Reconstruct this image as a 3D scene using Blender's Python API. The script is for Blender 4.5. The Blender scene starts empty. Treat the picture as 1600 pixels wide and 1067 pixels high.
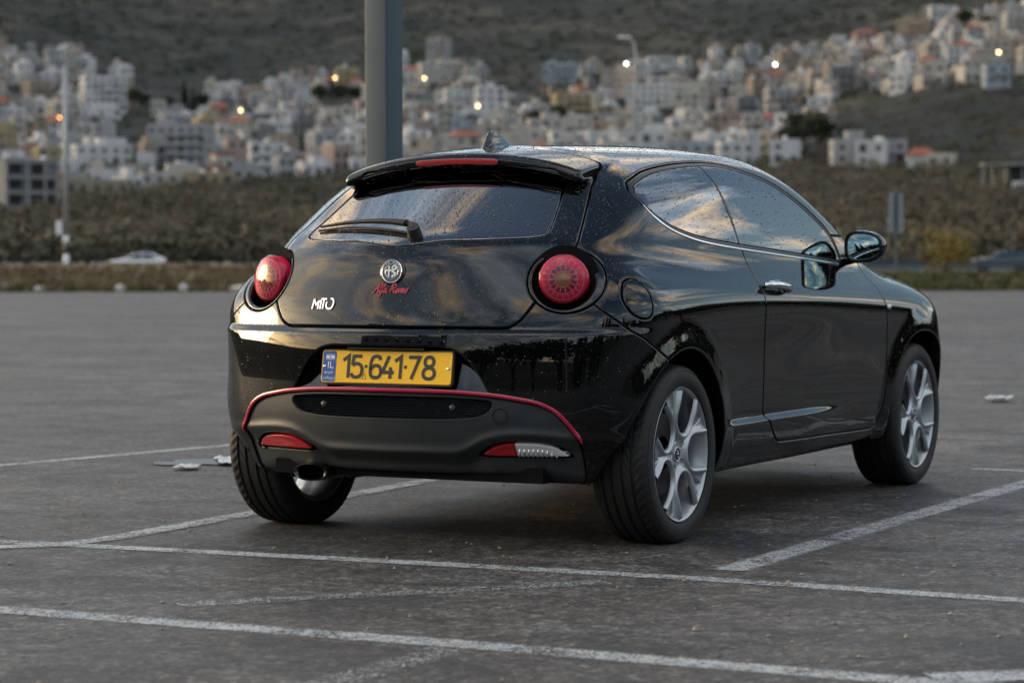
import bpy, bmesh, math, random
import numpy as np
from mathutils import Matrix, Vector

random.seed(7)
RNG = np.random.default_rng(11)
SC = bpy.context.scene
COL = SC.collection
PI = math.pi
R = math.radians

# ------------------------------------------------------------------ camera
CAM = np.array([-7.6676, -4.2122, 0.9546])
YAW, PITCH, ROLL, FPX = R(27.775), R(-1.822), R(-0.0716), 3840.7
fw = np.array([math.cos(PITCH) * math.cos(YAW), math.cos(PITCH) * math.sin(YAW), math.sin(PITCH)])
rt = np.cross(fw, [0, 0, 1]); rt /= np.linalg.norm(rt); up = np.cross(rt, fw)
rt, up = rt * math.cos(ROLL) + up * math.sin(ROLL), -rt * math.sin(ROLL) + up * math.cos(ROLL)
cam = bpy.data.cameras.new('camera'); cam_o = bpy.data.objects.new('camera', cam); COL.objects.link(cam_o)
cam_o.matrix_world = Matrix(((rt[0], up[0], -fw[0], CAM[0]), (rt[1], up[1], -fw[1], CAM[1]), (rt[2], up[2], -fw[2], CAM[2]), (0, 0, 0, 1)))
cam.sensor_width = 36; cam.lens = FPX / 1600 * 36; cam.clip_start = .1; cam.clip_end = 9000
cam.dof.use_dof = True; cam.dof.focus_distance = 8.3; cam.dof.aperture_fstop = 3.8; cam.dof.aperture_blades = 0
SC.camera = cam_o

# ------------------------------------------------------------------ sky, sun, exposure
SUN_AZ, SUN_EL = R(100), R(9)          # direction towards the sun, seen from the car (left and behind the camera)
world = bpy.data.worlds.new('World'); SC.world = world; world.use_nodes = True
nt = world.node_tree; nt.nodes.clear()
def wn(t, **kw):
    n = nt.nodes.new(t)
    for k, v in kw.items(): setattr(n, k, v)
    return n
def wl(a, b): nt.links.new(a, b)
def wmath(op, a, b=None, clamp=False):
    n = wn('ShaderNodeMath', operation=op, use_clamp=clamp)
    for i, v in enumerate((a, b)):
        if v is None: continue
        if isinstance(v, (int, float)): n.inputs[i].default_value = v
        else: wl(v, n.inputs[i])
    return n.outputs[0]
sky = wn('ShaderNodeTexSky', sky_type='NISHITA', sun_disc=False, sun_elevation=SUN_EL, sun_rotation=PI / 2 - SUN_AZ, air_density=1.0, dust_density=3.2, ozone_density=1.5)
tc = wn('ShaderNodeTexCoord'); sep = wn('ShaderNodeSeparateXYZ'); wl(tc.outputs['Generated'], sep.inputs[0])
zz = wmath('ADD', wmath('MAXIMUM', sep.outputs[2], 0.0), .16)
cmb = wn('ShaderNodeCombineXYZ'); wl(wmath('DIVIDE', sep.outputs[0], zz), cmb.inputs[0]); wl(wmath('DIVIDE', sep.outputs[1], zz), cmb.inputs[1])
cmb.inputs[2].default_value = 11.7
mp = wn('ShaderNodeMapping'); mp.inputs['Rotation'].default_value = (0, 0, R(35)); mp.inputs['Scale'].default_value = (.60, 1.25, 1); wl(cmb.outputs[0], mp.inputs[0])
nz = wn('ShaderNodeTexNoise'); nz.inputs['Scale'].default_value = 1.35; nz.inputs['Detail'].default_value = 10; nz.inputs['Roughness'].default_value = .62; nz.inputs['Distortion'].default_value = .35
wl(mp.outputs[0], nz.inputs['Vector'])
rp = wn('ShaderNodeValToRGB'); rp.color_ramp.elements[0].position = .465; rp.color_ramp.elements[1].position = .66; wl(nz.outputs[0], rp.inputs[0])
# cloud body: a second noise sets grey undersides against gold-lit edges
nz2 = wn('ShaderNodeTexNoise'); nz2.inputs['Scale'].default_value = 2.4; nz2.inputs['Detail'].default_value = 7; wl(mp.outputs[0], nz2.inputs['Vector'])
rp2 = wn('ShaderNodeValToRGB'); e = rp2.color_ramp.elements
e[0].position = .36; e[0].color = (2.2, 2.9, 3.8, 1); e[1].position = .66; e[1].color = (15.0, 10.4, 5.8, 1)
m_ = e.new(.5); m_.color = (5.0, 5.6, 6.2, 1)
wl(nz2.outputs[0], rp2.inputs[0])
mx = wn('ShaderNodeMixRGB'); wl(rp.outputs[0], mx.inputs[0]); wl(sky.outputs[0], mx.inputs[1]); wl(rp2.outputs[0], mx.inputs[2])
bg = wn('ShaderNodeBackground'); bg.inputs['Strength'].default_value = .145; wl(mx.outputs[0], bg.inputs['Color'])
wo = wn('ShaderNodeOutputWorld'); wl(bg.outputs[0], wo.inputs[0])

sun = bpy.data.lights.new('sun', 'SUN'); sun.energy = .45; sun.angle = R(20); sun.color = (1, .88, .74)
sun_o = bpy.data.objects.new('sun', sun); COL.objects.link(sun_o)
sd = Vector((math.cos(SUN_EL) * math.cos(SUN_AZ), math.cos(SUN_EL) * math.sin(SUN_AZ), math.sin(SUN_EL)))
sun_o.rotation_euler = sd.to_track_quat('Z', 'Y').to_euler(); sun_o.location = (-20, 20, 30)

SC.view_settings.view_transform = 'Standard'; SC.view_settings.look = 'None'; SC.view_settings.exposure = 1.2; SC.view_settings.gamma = 1
SC.view_settings.use_curve_mapping = False
SC.render.engine = 'CYCLES'
SC.cycles.max_bounces = 6; SC.cycles.diffuse_bounces = 3; SC.cycles.transparent_max_bounces = 10; SC.cycles.use_denoising = True
SC.cycles.denoiser = 'OPENIMAGEDENOISE'; SC.cycles.denoising_prefilter = 'NONE'; SC.cycles.denoising_input_passes = 'RGB_ALBEDO_NORMAL'
SC.cycles.caustics_reflective = False; SC.cycles.caustics_refractive = False; SC.cycles.sample_clamp_indirect = 6

# ------------------------------------------------------------------ materials
MAT = {}
def mat(name, base=(.5, .5, .5), rough=.5, metal=0, coat=0, coat_rough=.02, spec=.5, trans=0, ior=1.5, emit=None, es=0):
    m = bpy.data.materials.new(name); m.use_nodes = True
    b = m.node_tree.nodes['Principled BSDF']
    b.inputs['Base Color'].default_value = (*base, 1); b.inputs['Roughness'].default_value = rough; b.inputs['Metallic'].default_value = metal
    b.inputs['Coat Weight'].default_value = coat; b.inputs['Coat Roughness'].default_value = coat_rough
    b.inputs['Specular IOR Level'].default_value = spec; b.inputs['Transmission Weight'].default_value = trans; b.inputs['IOR'].default_value = ior
    if emit: b.inputs['Emission Color'].default_value = (*emit, 1); b.inputs['Emission Strength'].default_value = es
    MAT[name] = m
    return m
class NB:
    """small node-building helper"""
    def __init__(s, m): s.m = m; s.nt = m.node_tree; s.b = s.nt.nodes.get('Principled BSDF')
    def n(s, t, **kw):
        o = s.nt.nodes.new(t)
        for k, v in kw.items():
            if k in o.inputs: o.inputs[k].default_value = v
            else: setattr(o, k, v)
        return o
    def l(s, a, b): s.nt.links.new(a, b)
    def coord(s, which='Object', scale=None):
        t = s.n('ShaderNodeTexCoord'); o = t.outputs[which]
        if scale is not None:
            mpn = s.n('ShaderNodeMapping'); mpn.inputs['Scale'].default_value = scale; s.l(o, mpn.inputs[0]); o = mpn.outputs[0]
        return o
    def pos(s, scale=None):
        g = s.n('ShaderNodeNewGeometry'); o = g.outputs['Position']
        if scale is not None:
            mpn = s.n('ShaderNodeMapping'); mpn.inputs['Scale'].default_value = scale; s.l(o, mpn.inputs[0]); o = mpn.outputs[0]
        return o
    def noise(s, vec, scale, detail=4, rough=.55, dist=0):
        o = s.n('ShaderNodeTexNoise'); o.inputs['Scale'].default_value = scale; o.inputs['Detail'].default_value = detail
        o.inputs['Roughness'].default_value = rough; o.inputs['Distortion'].default_value = dist
        s.l(vec, o.inputs['Vector']); return o.outputs[0]
    def ramp(s, fac, stops):
        o = s.n('ShaderNodeValToRGB'); el = o.color_ramp.elements
        while len(el) < len(stops): el.new(.5)
        for e_, (p_, c_) in zip(el, stops):
            e_.position = p_; e_.color = (*c_, 1) if len(c_) == 3 else c_
        s.l(fac, o.inputs[0]); return o.outputs[0]
    def mix(s, f, a, b, blend='MIX'):
        o = s.n('ShaderNodeMixRGB', blend_type=blend)
        for i, v in enumerate((f, a, b)):
            if isinstance(v, (int, float)): o.inputs[i].default_value = v
            elif isinstance(v, tuple): o.inputs[i].default_value = (*v, 1)
            else: s.l(v, o.inputs[i])
        return o.outputs[0]
    def math(s, op, a, b=0, clamp=False):
        o = s.n('ShaderNodeMath', operation=op, use_clamp=clamp)
        for i, v in enumerate((a, b)):
            if isinstance(v, (int, float)): o.inputs[i].default_value = v
            else: s.l(v, o.inputs[i])
        return o.outputs[0]
    def base(s, c): s.l(c, s.b.inputs['Base Color'])
    def rough(s, c): s.l(c, s.b.inputs['Roughness'])
    def bump(s, h, strength=.3, dist=.01):
        o = s.n('ShaderNodeBump'); o.inputs['Strength'].default_value = strength; o.inputs['Distance'].default_value = dist
        s.l(h, o.inputs['Height']); s.l(o.outputs[0], s.b.inputs['Normal'])
    def alpha(s, f): s.l(f, s.b.inputs['Alpha'])
G3 = lambda v: (v, v, v)

# ------------------------------------------------------------------ object helpers
def tag(o, label=None, cat=None, group=None, kind=None):
    if label: o['label'] = label
    if cat: o['category'] = cat
    if group: o['group'] = group
    if kind: o['kind'] = kind
    return o
def empty(name, loc=(0, 0, 0), rz=0, parent=None):
    o = bpy.data.objects.new(name, None); COL.objects.link(o); o.location = loc; o.rotation_euler = (0, 0, rz); o.empty_display_size = .2
    if parent: o.parent = parent
    return o
def mesh_from(name, V, F_, m, N=None, smooth=True):
    me = bpy.data.meshes.new(name)
    V = np.asarray(V, float)
    me.from_pydata(V.tolist(), [], F_.tolist() if isinstance(F_, np.ndarray) else F_); me.update()
    if smooth: me.shade_smooth()
    if N is not None: me.normals_split_custom_set_from_vertices(np.asarray(N, float).tolist())
    if m is not None:
        for k in (m if isinstance(m, (list, tuple)) else [m]): me.materials.append(MAT[k])
    return me
def link(name, me, parent=None, loc=None):
    o = bpy.data.objects.new(name, me); COL.objects.link(o)
    if parent: o.parent = parent
    if loc is not None: o.location = loc
    return o
class MB:
    """collects simple solids into one mesh"""
    def __init__(s): s.v = []; s.f = []; s.mi = []; s.cur = 0
    def add(s, V, F_):
        o = len(s.v); s.v += [tuple(map(float, q)) for q in V]; s.f += [tuple(int(i) + o for i in q) for q in F_]; s.mi += [s.cur] * len(F_); return s
    def box(s, c, d, rz=0):
        x, y, z = d[0] / 2, d[1] / 2, d[2] / 2; ca, sa = math.cos(rz), math.sin(rz); V = []
        for a in (-x, x):
            for b in (-y, y):
                for e_ in (-z, z): V.append((c[0] + a * ca - b * sa, c[1] + a * sa + b * ca, c[2] + e_))
        return s.add(V, [(0, 1, 3, 2), (4, 6, 7, 5), (0, 4, 5, 1), (2, 3, 7, 6), (0, 2, 6, 4), (1, 5, 7, 3)])
    def tube(s, pts, rad, n=10, cap=True, flat=1.0, upv=None):
        pts = [np.array(q, float) for q in pts]; m = len(pts); rad = rad if hasattr(rad, '__len__') else [rad] * m; V = []; F_ = []
        for i, q in enumerate(pts):
            t = pts[min(i + 1, m - 1)] - pts[max(i - 1, 0)]; t = t / (np.linalg.norm(t) + 1e-12)
            a = np.cross(t, upv if upv is not None else ([0, 0, 1] if abs(t[2]) < .9 else [1, 0, 0])); a /= np.linalg.norm(a); b = np.cross(t, a)
            for k in range(n):
                w = 2 * PI * k / n; V.append(q + rad[i] * (a * math.cos(w) + b * math.sin(w) * flat))
        for i in range(m - 1):
            for k in range(n): F_.append((i * n + k, i * n + (k + 1) % n, (i + 1) * n + (k + 1) % n, (i + 1) * n + k))
        if cap: F_.append(tuple(range(n - 1, -1, -1))); F_.append(tuple((m - 1) * n + k for k in range(n)))
        return s.add(V, F_)
    def lathe(s, prof, n=32, axis='y', c=(0, 0, 0), close=False):
        V = []; F_ = []; m = len(prof)
        for k in range(n):
            w = 2 * PI * k / n
            for r_, h_ in prof:
                if axis == 'y': V.append((c[0] + r_ * math.cos(w), c[1] + h_, c[2] + r_ * math.sin(w)))
                elif axis == 'x': V.append((c[0] + h_, c[1] + r_ * math.cos(w), c[2] + r_ * math.sin(w)))
                else: V.append((c[0] + r_ * math.cos(w), c[1] + r_ * math.sin(w), c[2] + h_))
        for k in range(n):
            for i in range(m - 1 if not close else m):
                a, b = k * m + i, k * m + (i + 1) % m; k2 = (k + 1) % n
                F_.append((a, b, k2 * m + (i + 1) % m, k2 * m + i))
        return s.add(V, F_)
    def prism(s, poly, z0, z1):
        n = len(poly)
        return s.add([(x, y, z0) for x, y in poly] + [(x, y, z1) for x, y in poly],
                     [tuple(range(n - 1, -1, -1)), tuple(range(n, 2 * n))] + [(i, (i + 1) % n, n + (i + 1) % n, n + i) for i in range(n)])
    def mesh(s, name, m, smooth=False, angle=None):
        me = mesh_from(name, s.v, s.f, m, smooth=smooth)
        if len(set(s.mi)) > 1:
            for p_, i in zip(me.polygons, s.mi): p_.material_index = i
        bm = bmesh.new(); bm.from_mesh(me); bmesh.ops.recalc_face_normals(bm, faces=bm.faces)
        if angle is not None:
            for e_ in bm.edges:
                if len(e_.link_faces) == 2 and e_.calc_face_angle() > angle: e_.smooth = False
            for f_ in bm.faces: f_.smooth = True
        bm.to_mesh(me); bm.free()
        return me
    def build(s, name, m, parent=None, smooth=False, angle=None, loc=None):
        return link(name, s.mesh(name, m, smooth, angle), parent, loc)
def bevel(o, w=.01, seg=2):
    md = o.modifiers.new('bevel', 'BEVEL'); md.width = w; md.segments = seg; md.limit_method = 'ANGLE'; return o
def copy_tree(o, parent=None):
    c = o.copy(); COL.objects.link(c); c.parent = parent
    for ch in list(o.children): copy_tree(ch, c)
    return c

# ------------------------------------------------------------------ the car: body surface as a smooth field
def spl_basis(k):
    """natural cubic spline as a linear operator: returns f(x)->weights (...,n)"""
    k=np.asarray(k,float);n=len(k);h=np.diff(k)
    A=np.zeros((n,n));B=np.zeros((n,n));A[0,0]=A[-1,-1]=1
    for i in range(1,n-1):
        A[i,i-1]=h[i-1];A[i,i]=2*(h[i-1]+h[i]);A[i,i+1]=h[i]
        B[i,i-1]=6/h[i-1];B[i,i+1]=6/h[i];B[i,i]=-6/h[i-1]-6/h[i]
    M=np.linalg.solve(A,B) # second derivs = M@y
    def f(x):
        x=np.asarray(x,float)
        xc=np.clip(x,k[0],k[-1])
        i=np.clip(np.searchsorted(k,xc,side='right')-1,0,n-2)
        hi=h[i];a=(k[i+1]-xc)/hi;b=(xc-k[i])/hi
        w=np.zeros(x.shape+(n,))
        idx=np.indices(x.shape)
        np.put_along_axis(w,i[...,None],a[...,None],-1)
        np.put_along_axis(w,(i+1)[...,None],b[...,None],-1)
        w+=((a**3-a)*hi**2/6)[...,None]*M[i]+((b**3-b)*hi**2/6)[...,None]*M[i+1]
        # linear extrapolation
        d=x-xc
        if np.any(d!=0):
            s0=np.zeros(n);s0[0]=-1/h[0];s0[1]=1/h[0];s0=s0-h[0]/6*M[1]-h[0]/3*M[0]
            s1=np.zeros(n);s1[-2]=-1/h[-1];s1[-1]=1/h[-1];s1=s1+h[-1]/6*M[-2]+h[-1]/3*M[-1]
            w+=np.where(d<0,d,0)[...,None]*s0+np.where(d>0,d,0)[...,None]*s1
        return w
    return f
class S1:
    def __init__(s,pts):
        k=[p[0] for p in pts];s.y=np.array([p[1] for p in pts]);s.b=spl_basis(k)
    def __call__(s,x): return s.b(x)@s.y
class S2:
    def __init__(s,kx,kz,T): s.bx=spl_basis(kx);s.bz=spl_basis(kz);s.T=np.array(T,float)
    def __call__(s,x,z):
        a=s.bx(x)@s.T;b=s.bz(z)
        return (a*b).sum(-1)
def smax(a,b,k):
    h=np.maximum(k-np.abs(a-b),0)/k
    return np.maximum(a,b)+h*h*k*.25
def smin(a,b,k): return -smax(-a,-b,k)
def sstep(a,b,x):
    t=np.clip((x-a)/(b-a),0,1);return t*t*(3-2*t)
AX_F=2.511;RW=.300
Ws=S2([-.6,-.45,-.3,0,.5,1.2,2.0,2.5,2.9,3.25],[.15,.30,.40,.55,.70,.84,.92,1.0],[
[.56,.61,.63,.65,.665,.68,.63,.52],
[.66,.715,.74,.757,.768,.765,.71,.60],
[.72,.775,.80,.815,.825,.815,.755,.65],
[.76,.815,.833,.838,.845,.838,.785,.69],
[.75,.800,.818,.825,.834,.836,.80,.71],
[.745,.795,.812,.820,.829,.834,.803,.72],
[.745,.795,.812,.820,.828,.825,.79,.69],
[.75,.805,.826,.832,.840,.832,.772,.62],
[.72,.775,.80,.815,.818,.79,.70,.5],
[.5,.58,.62,.63,.62,.56,.45,.3]])
Wg=S2([-.45,-.2,.1,.6,1.2,1.8,2.3],[.9,1.05,1.2,1.33,1.42],[
[.58,.54,.495,.45,.40],
[.70,.655,.60,.535,.475],
[.755,.71,.652,.582,.52],
[.775,.737,.680,.615,.555],
[.775,.737,.680,.615,.555],
[.762,.722,.667,.60,.535],
[.735,.685,.625,.55,.47]])
Xc=S1([(.15,-.50),(.3,-.556),(.45,-.586),(.6,-.586),(.75,-.573),(.926,-.530),(1.03,-.482),(1.1,-.37),(1.235,-.13),(1.35,.08)])
Ks=S1([(.15,.40),(.45,.33),(.74,.33),(.9,.40),(1.03,.62),(1.15,.6),(1.25,.5),(1.4,.4)])
Hc=S1([(-.6,1.22),(-.2,1.315),(-.08,1.338),(.2,1.374),(.6,1.398),(1.0,1.411),(1.3,1.401),(1.55,1.354),(1.8,1.279),(2.1,1.170),(2.4,1.03),(2.6,.93)])
C2=S1([(-.3,.24),(.1,.22),(.6,.14),(1.2,.14),(1.7,.20),(2.2,.27)])
C4=S1([(-.3,.42),(.1,.38),(.6,.25),(1.2,.2),(2.2,.2)])
Hh=S1([(1.5,1.03),(2.0,1.01),(2.4,.985),(2.9,.905),(3.2,.80),(3.35,.70)])
Zr=S1([(0,.316),(.2,.317),(.28,.326),(.35,.360),(.42,.378),(.6,.374),(.8,.36)])
def rear(s,z):
    x=Xc(z)+Ks(z)*s*s
    x=x-.018*(1-sstep(.718,.742,z))*sstep(.25,.45,z)
    # ridge across the lower valance, tucked in below it
    t=z-Zr(np.minimum(s,.8))
    x=x+(.034-.021*sstep(.28,.36,s))*(1-sstep(-.045,.004,t))-.010*np.exp(-((t-.008)/.018)**2)
    return x
def F(x,y,z):
    s=np.sqrt(y*y+1e-8)
    ws=Ws(x,z)
    for ax in (0.,AX_F):
        r=np.sqrt((x-ax)**2+(z-RW)**2)
        ws=ws+.020*(1-sstep(.345,.47,r))
    ws=ws+.017*(1-sstep(.372,.398,z))*sstep(.30,.50,x)*(1-sstep(1.15,1.75,x))
    L=smax(s-ws,z-(Hh(x)-.10*s*s-.12*s**4),.14)
    hr=Hc(x)-C2(x)*s*s-C4(x)*s**4
    zc=.92+.03*np.logaddexp(0,(z-.92)/.03)
    G=smax(s-Wg(x,zc)+(zc-z)*.6,z-hr,.105-.045*sstep(1.0,1.6,x))
    B=smin(L,G,.07)
    B=smax(B,(rear(s,z)-x)*.85,.10)
    xf=3.33-.28*s*s-.55*s**4-.9*np.maximum(z-.55,0)**2-.5*np.maximum(.45-z,0)**2
    B=smax(B,x-xf,.14)
    B=smax(B,.208+.035*sstep(-.3,-.45,x)-z,.03)
    sp=smax(z-hr-.002,hr-.044-z,.02)
    sp=smax(sp,-.085+.05*s**2-x,.028);sp=smax(sp,s-.482,.03);sp=smax(sp,x-.25,.02)
    return smin(B,sp,.010)
def nets(h,lo,hi,f):
    """surface nets on a regular grid"""
    xs=np.arange(lo[0],hi[0]+h,h);ys=np.arange(lo[1],hi[1]+h,h);zs=np.arange(lo[2],hi[2]+h,h)
    nx,ny,nz=len(xs),len(ys),len(zs)
    V=np.empty((nx,ny,nz),np.float32)
    for i in range(0,nx,40):
        V[i:i+40]=f(xs[i:i+40,None,None],ys[None,:,None],zs[None,None,:])
    neg=V<0
    c=np.zeros((nx-1,ny-1,nz-1),np.int8)
    for a in(0,1):
        for b in(0,1):
            for d in(0,1): c+=neg[a:nx-1+a,b:ny-1+b,d:nz-1+d]
    act=(c>0)&(c<8)
    idx=-np.ones(act.shape,np.int64);I=np.argwhere(act);idx[act]=np.arange(len(I))
    acc=np.zeros((len(I),3));cnt=np.zeros(len(I))
    off=[(a,b,d) for a in(0,1) for b in(0,1) for d in(0,1)]
    for p in range(8):
        for q in range(p+1,8):
            A=np.array(off[p]);Bq=np.array(off[q])
            if abs(A-Bq).sum()!=1: continue
            va=V[I[:,0]+A[0],I[:,1]+A[1],I[:,2]+A[2]];vb=V[I[:,0]+Bq[0],I[:,1]+Bq[1],I[:,2]+Bq[2]]
            m=(va<0)!=(vb<0)
            t=np.where(m,va/np.where(m,va-vb,1),0)
            acc[m]+=(A+t[:,None]*(Bq-A))[m];cnt[m]+=1
    P=(I+acc/cnt[:,None])*h+np.array([xs[0],ys[0],zs[0]])
    quads=[]
    for ax in range(3):
        sl0=[slice(None)]*3;sl1=[slice(None)]*3;sl0[ax]=slice(0,-1);sl1[ax]=slice(1,None)
        e=neg[tuple(sl0)]!=neg[tuple(sl1)]
        E=np.argwhere(e);flip=neg[tuple(sl0)][e]
        u,v=[(1,2),(2,0),(0,1)][ax]
        ok=(E[:,u]>0)&(E[:,v]>0)&(E[:,u]<V.shape[u]-1)&(E[:,v]<V.shape[v]-1)
        E=E[ok];flip=flip[ok]
        def g(du,dv):
            q=E.copy();q[:,u]-=du;q[:,v]-=dv;return idx[q[:,0],q[:,1],q[:,2]]
        Q=np.stack([g(1,1),g(0,1),g(0,0),g(1,0)],1)
        Q[~flip]=Q[~flip][:,::-1]
        quads.append(Q)
    return P,np.concatenate(quads)
def grad(f,P,e=3e-4,c=None):
    g=np.empty_like(P);c=f(P[:,0],P[:,1],P[:,2]) if c is None else c
    for i in range(3):
        a=P.copy();a[:,i]+=e
        g[:,i]=(f(a[:,0],a[:,1],a[:,2])-c)/e
    return g,c
def project(f,P,it=2):
    for _ in range(it):
        g,v=grad(f,P)
        P=P-np.clip(v/np.maximum((g*g).sum(1),.05),-.006,.006)[:,None]*g
    g,v=grad(f,P,6e-4)
    return P,g/np.maximum(np.linalg.norm(g,axis=1),1e-9)[:,None]

# ------------------------------------------------------------------ cutting the body surface into panels
def cut(A, T, phi):
    """split triangles along phi=0 -> (A,T,edges) for phi<0 and for phi>0; A rows = position+normal"""
    phi = np.where(np.abs(phi) < 1e-7, 1e-7, phi)
    n = phi < 0; k = n[T].sum(1)
    tin = [T[k == 3]]; tout = [T[k == 0]]; base = len(A)
    M = T[(k == 1) | (k == 2)]; lone_in = n[M].sum(1) == 1
    if len(M):
        fl = n[M] == lone_in[:, None]; j = np.argmax(fl, 1); ar = np.arange(len(M))
        a, b, c = M[ar, j], M[ar, (j + 1) % 3], M[ar, (j + 2) % 3]
        E_ = np.concatenate([np.stack([a, b], 1), np.stack([a, c], 1)]); key = np.sort(E_, 1)
        u, inv = np.unique(key, axis=0, return_inverse=True); inv = inv.ravel()
        t = phi[u[:, 0]] / (phi[u[:, 0]] - phi[u[:, 1]])
        A = np.concatenate([A, A[u[:, 0]] + t[:, None] * (A[u[:, 1]] - A[u[:, 0]])])
        ab, ac = base + inv[:len(M)], base + inv[len(M):]
        t1 = np.stack([a, ab, ac], 1); t2 = np.concatenate([np.stack([ab, b, c], 1), np.stack([ab, c, ac], 1)]); l2 = np.concatenate([lone_in, lone_in])
        tin += [t1[lone_in], t2[~l2]]; tout += [t1[~lone_in], t2[l2]]
        ein = np.concatenate([np.stack([ab, ac], 1)[lone_in], np.stack([ac, ab], 1)[~lone_in]]); eout = ein[:, ::-1]
    else: ein = eout = np.zeros((0, 2), int)
    def comp(Ts, e_):
        Tn = np.concatenate(Ts)
        if not len(Tn): return np.zeros((0, 6)), np.zeros((0, 3), int), np.zeros((0, 2), int)
        us = np.unique(Tn); mp_ = np.full(len(A), -1); mp_[us] = np.arange(len(us))
        return A[us], mp_[Tn], mp_[e_]
    return comp(tin, ein) + comp(tout, eout)
def joinm(*ms):
    V = []; T = []; o = 0
    for A, T_ in ms:
        if len(T_): V.append(A); T.append(T_ + o); o += len(A)
    return (np.concatenate(V), np.concatenate(T)) if V else (np.zeros((0, 6)), np.zeros((0, 3), int))
def nrm(v): return v / np.maximum(np.linalg.norm(v, axis=-1, keepdims=True), 1e-9)
def pgrad(fn, P, e_=1e-3):
    g = np.empty_like(P)
    for i in range(3):
        a = P.copy(); a[:, i] += e_; b = P.copy(); b[:, i] -= e_; g[:, i] = fn(a) - fn(b)
    return nrm(g)
def edge_finish(M, fn, g, roll, w, depth):
    """keep fn < -g/2, round the rim over and fold a flange inwards"""
    A, T = M
    ph = fn(A[:, :3])
    a1, t1, _, a2, t2, _ = cut(A, T, ph + g / 2 + w)
    if not len(t2): return a1, t1
    a3, t3, e3, _, _, _ = cut(a2, t2, fn(a2[:, :3]) + g / 2)
    if not len(t3): return a1, t1
    D = pgrad(fn, a3[:, :3]); N = a3[:, 3:]; D = nrm(D - (D * N).sum(1, keepdims=True) * N)
    tt = np.clip((fn(a3[:, :3]) + g / 2 + w) / w, 0, 1)[:, None]
    a3 = a3.copy(); a3[:, :3] -= N * roll * tt ** 2; a3[:, 3:] = nrm(N + D * tt * .9)
    # flange
    us = np.unique(e3); mp_ = np.full(len(a3), -1); mp_[us] = np.arange(len(us)); k = len(us)
    f0 = np.concatenate([a3[us, :3], D[us]], 1); f1 = np.concatenate([a3[us, :3] - N[us] * depth, D[us]], 1)
    i, j = mp_[e3[:, 0]], mp_[e3[:, 1]]
    tf = np.concatenate([np.stack([j, i, i + k], 1), np.stack([j, i + k, j + k], 1)])
    return joinm((a1, t1), (a3, t3), (np.concatenate([f0, f1]), tf))
def panel(M, fn, g=.0042, roll=.0026, w=.005, depth=.014):
    ph = fn(M[0][:, :3]); near = np.abs(ph) < .05
    inn = edge_finish(M, fn, g, roll, w, depth)
    out = edge_finish(M, lambda P: -fn(P), g, roll, w, depth)
    return inn, out
def catmull(pts, per=8, closed=True):
    P = np.array(pts, float); n = len(P); out = []
    for i in range(n if closed else n - 1):
        if closed: p0, p1, p2, p3 = P[i - 1], P[i], P[(i + 1) % n], P[(i + 2) % n]
        else: p0, p1, p2, p3 = P[max(i - 1, 0)], P[i], P[i + 1], P[min(i + 2, n - 1)]
        for k in range(per):
            t = k / per
            out.append(.5 * (2 * p1 + (p2 - p0) * t + (2 * p0 - 5 * p1 + 4 * p2 - p3) * t * t + (3 * p1 - p0 - 3 * p2 + p3) * t ** 3))
    if not closed: out.append(P[-1])
    return np.array(out)
def sdpoly(poly, res=.0025, pad=.05):
    """signed distance to a closed outline, tabulated once and read back bilinearly"""
    a = np.asarray(poly, float); b = np.roll(a, -1, 0); lo = a.min(0) - pad; hi = a.max(0) + pad
    nx, ny = (np.ceil((hi - lo) / res)).astype(int) + 1
    gx, gy = np.meshgrid(lo[0] + np.arange(nx) * res, lo[1] + np.arange(ny) * res, indexing='ij'); D = np.full(gx.shape, 9.); W_ = np.zeros(gx.shape, int)
    for (ax, ay), (bx, by) in zip(a, b):
        ex, ey = bx - ax, by - ay; wx, wy = gx - ax, gy - ay
        t = np.clip((wx * ex + wy * ey) / (ex * ex + ey * ey + 1e-15), 0, 1)
        D = np.minimum(D, (wx - t * ex) ** 2 + (wy - t * ey) ** 2); cr = ex * wy - ey * wx
        if by > ay: W_ += (gy >= ay) & (gy < by) & (cr > 0)
        else: W_ -= (gy < ay) & (gy >= by) & (cr < 0)
    D = np.sqrt(D) * np.where(W_ != 0, -1, 1)
    def f(q):
        u = (q - lo) / res; o = np.maximum(np.maximum(-u, u - (np.array([nx, ny]) - 1.001)), 0).max(1) * res
        u = np.clip(u, 0, np.array([nx, ny]) - 1.001); i = u.astype(int); t = u - i; i0, i1 = i.T; t0, t1 = t.T
        return (D[i0, i1] * (1 - t0) + D[i0 + 1, i1] * t0) * (1 - t1) + (D[i0, i1 + 1] * (1 - t0) + D[i0 + 1, i1 + 1] * t0) * t1 + o
    return f
xz = lambda P: P[:, [0, 2]]
yz = lambda P: P[:, [1, 2]]
def unroll(P): return np.stack([P[:, 1] + np.maximum(P[:, 0] + .55, 0), P[:, 2]], 1)

GH = .009
P0, Q0 = nets(GH, (-.75, -GH * 1.5, .12), (3.5, .95, 1.5), F)
P0, N0 = project(F, P0)
T0 = np.concatenate([Q0[:, [0, 1, 2]], Q0[:, [0, 2, 3]]])
A0 = np.concatenate([P0, N0], 1)
A0, T0, _, _, _, _ = cut(A0, T0, -A0[:, 1])
on = A0[:, 1] < 1e-6; A0[on, 1] = 0; A0[on, 4] = 0; A0[:, 3:] = nrm(A0[:, 3:])
# check winding once: faces should agree with the stored normals
fn_ = np.cross(A0[T0[:, 1], :3] - A0[T0[:, 0], :3], A0[T0[:, 2], :3] - A0[T0[:, 0], :3])
if (fn_ * A0[T0[:, 0], 3:]).sum() < 0: T0 = T0[:, ::-1]

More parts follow.
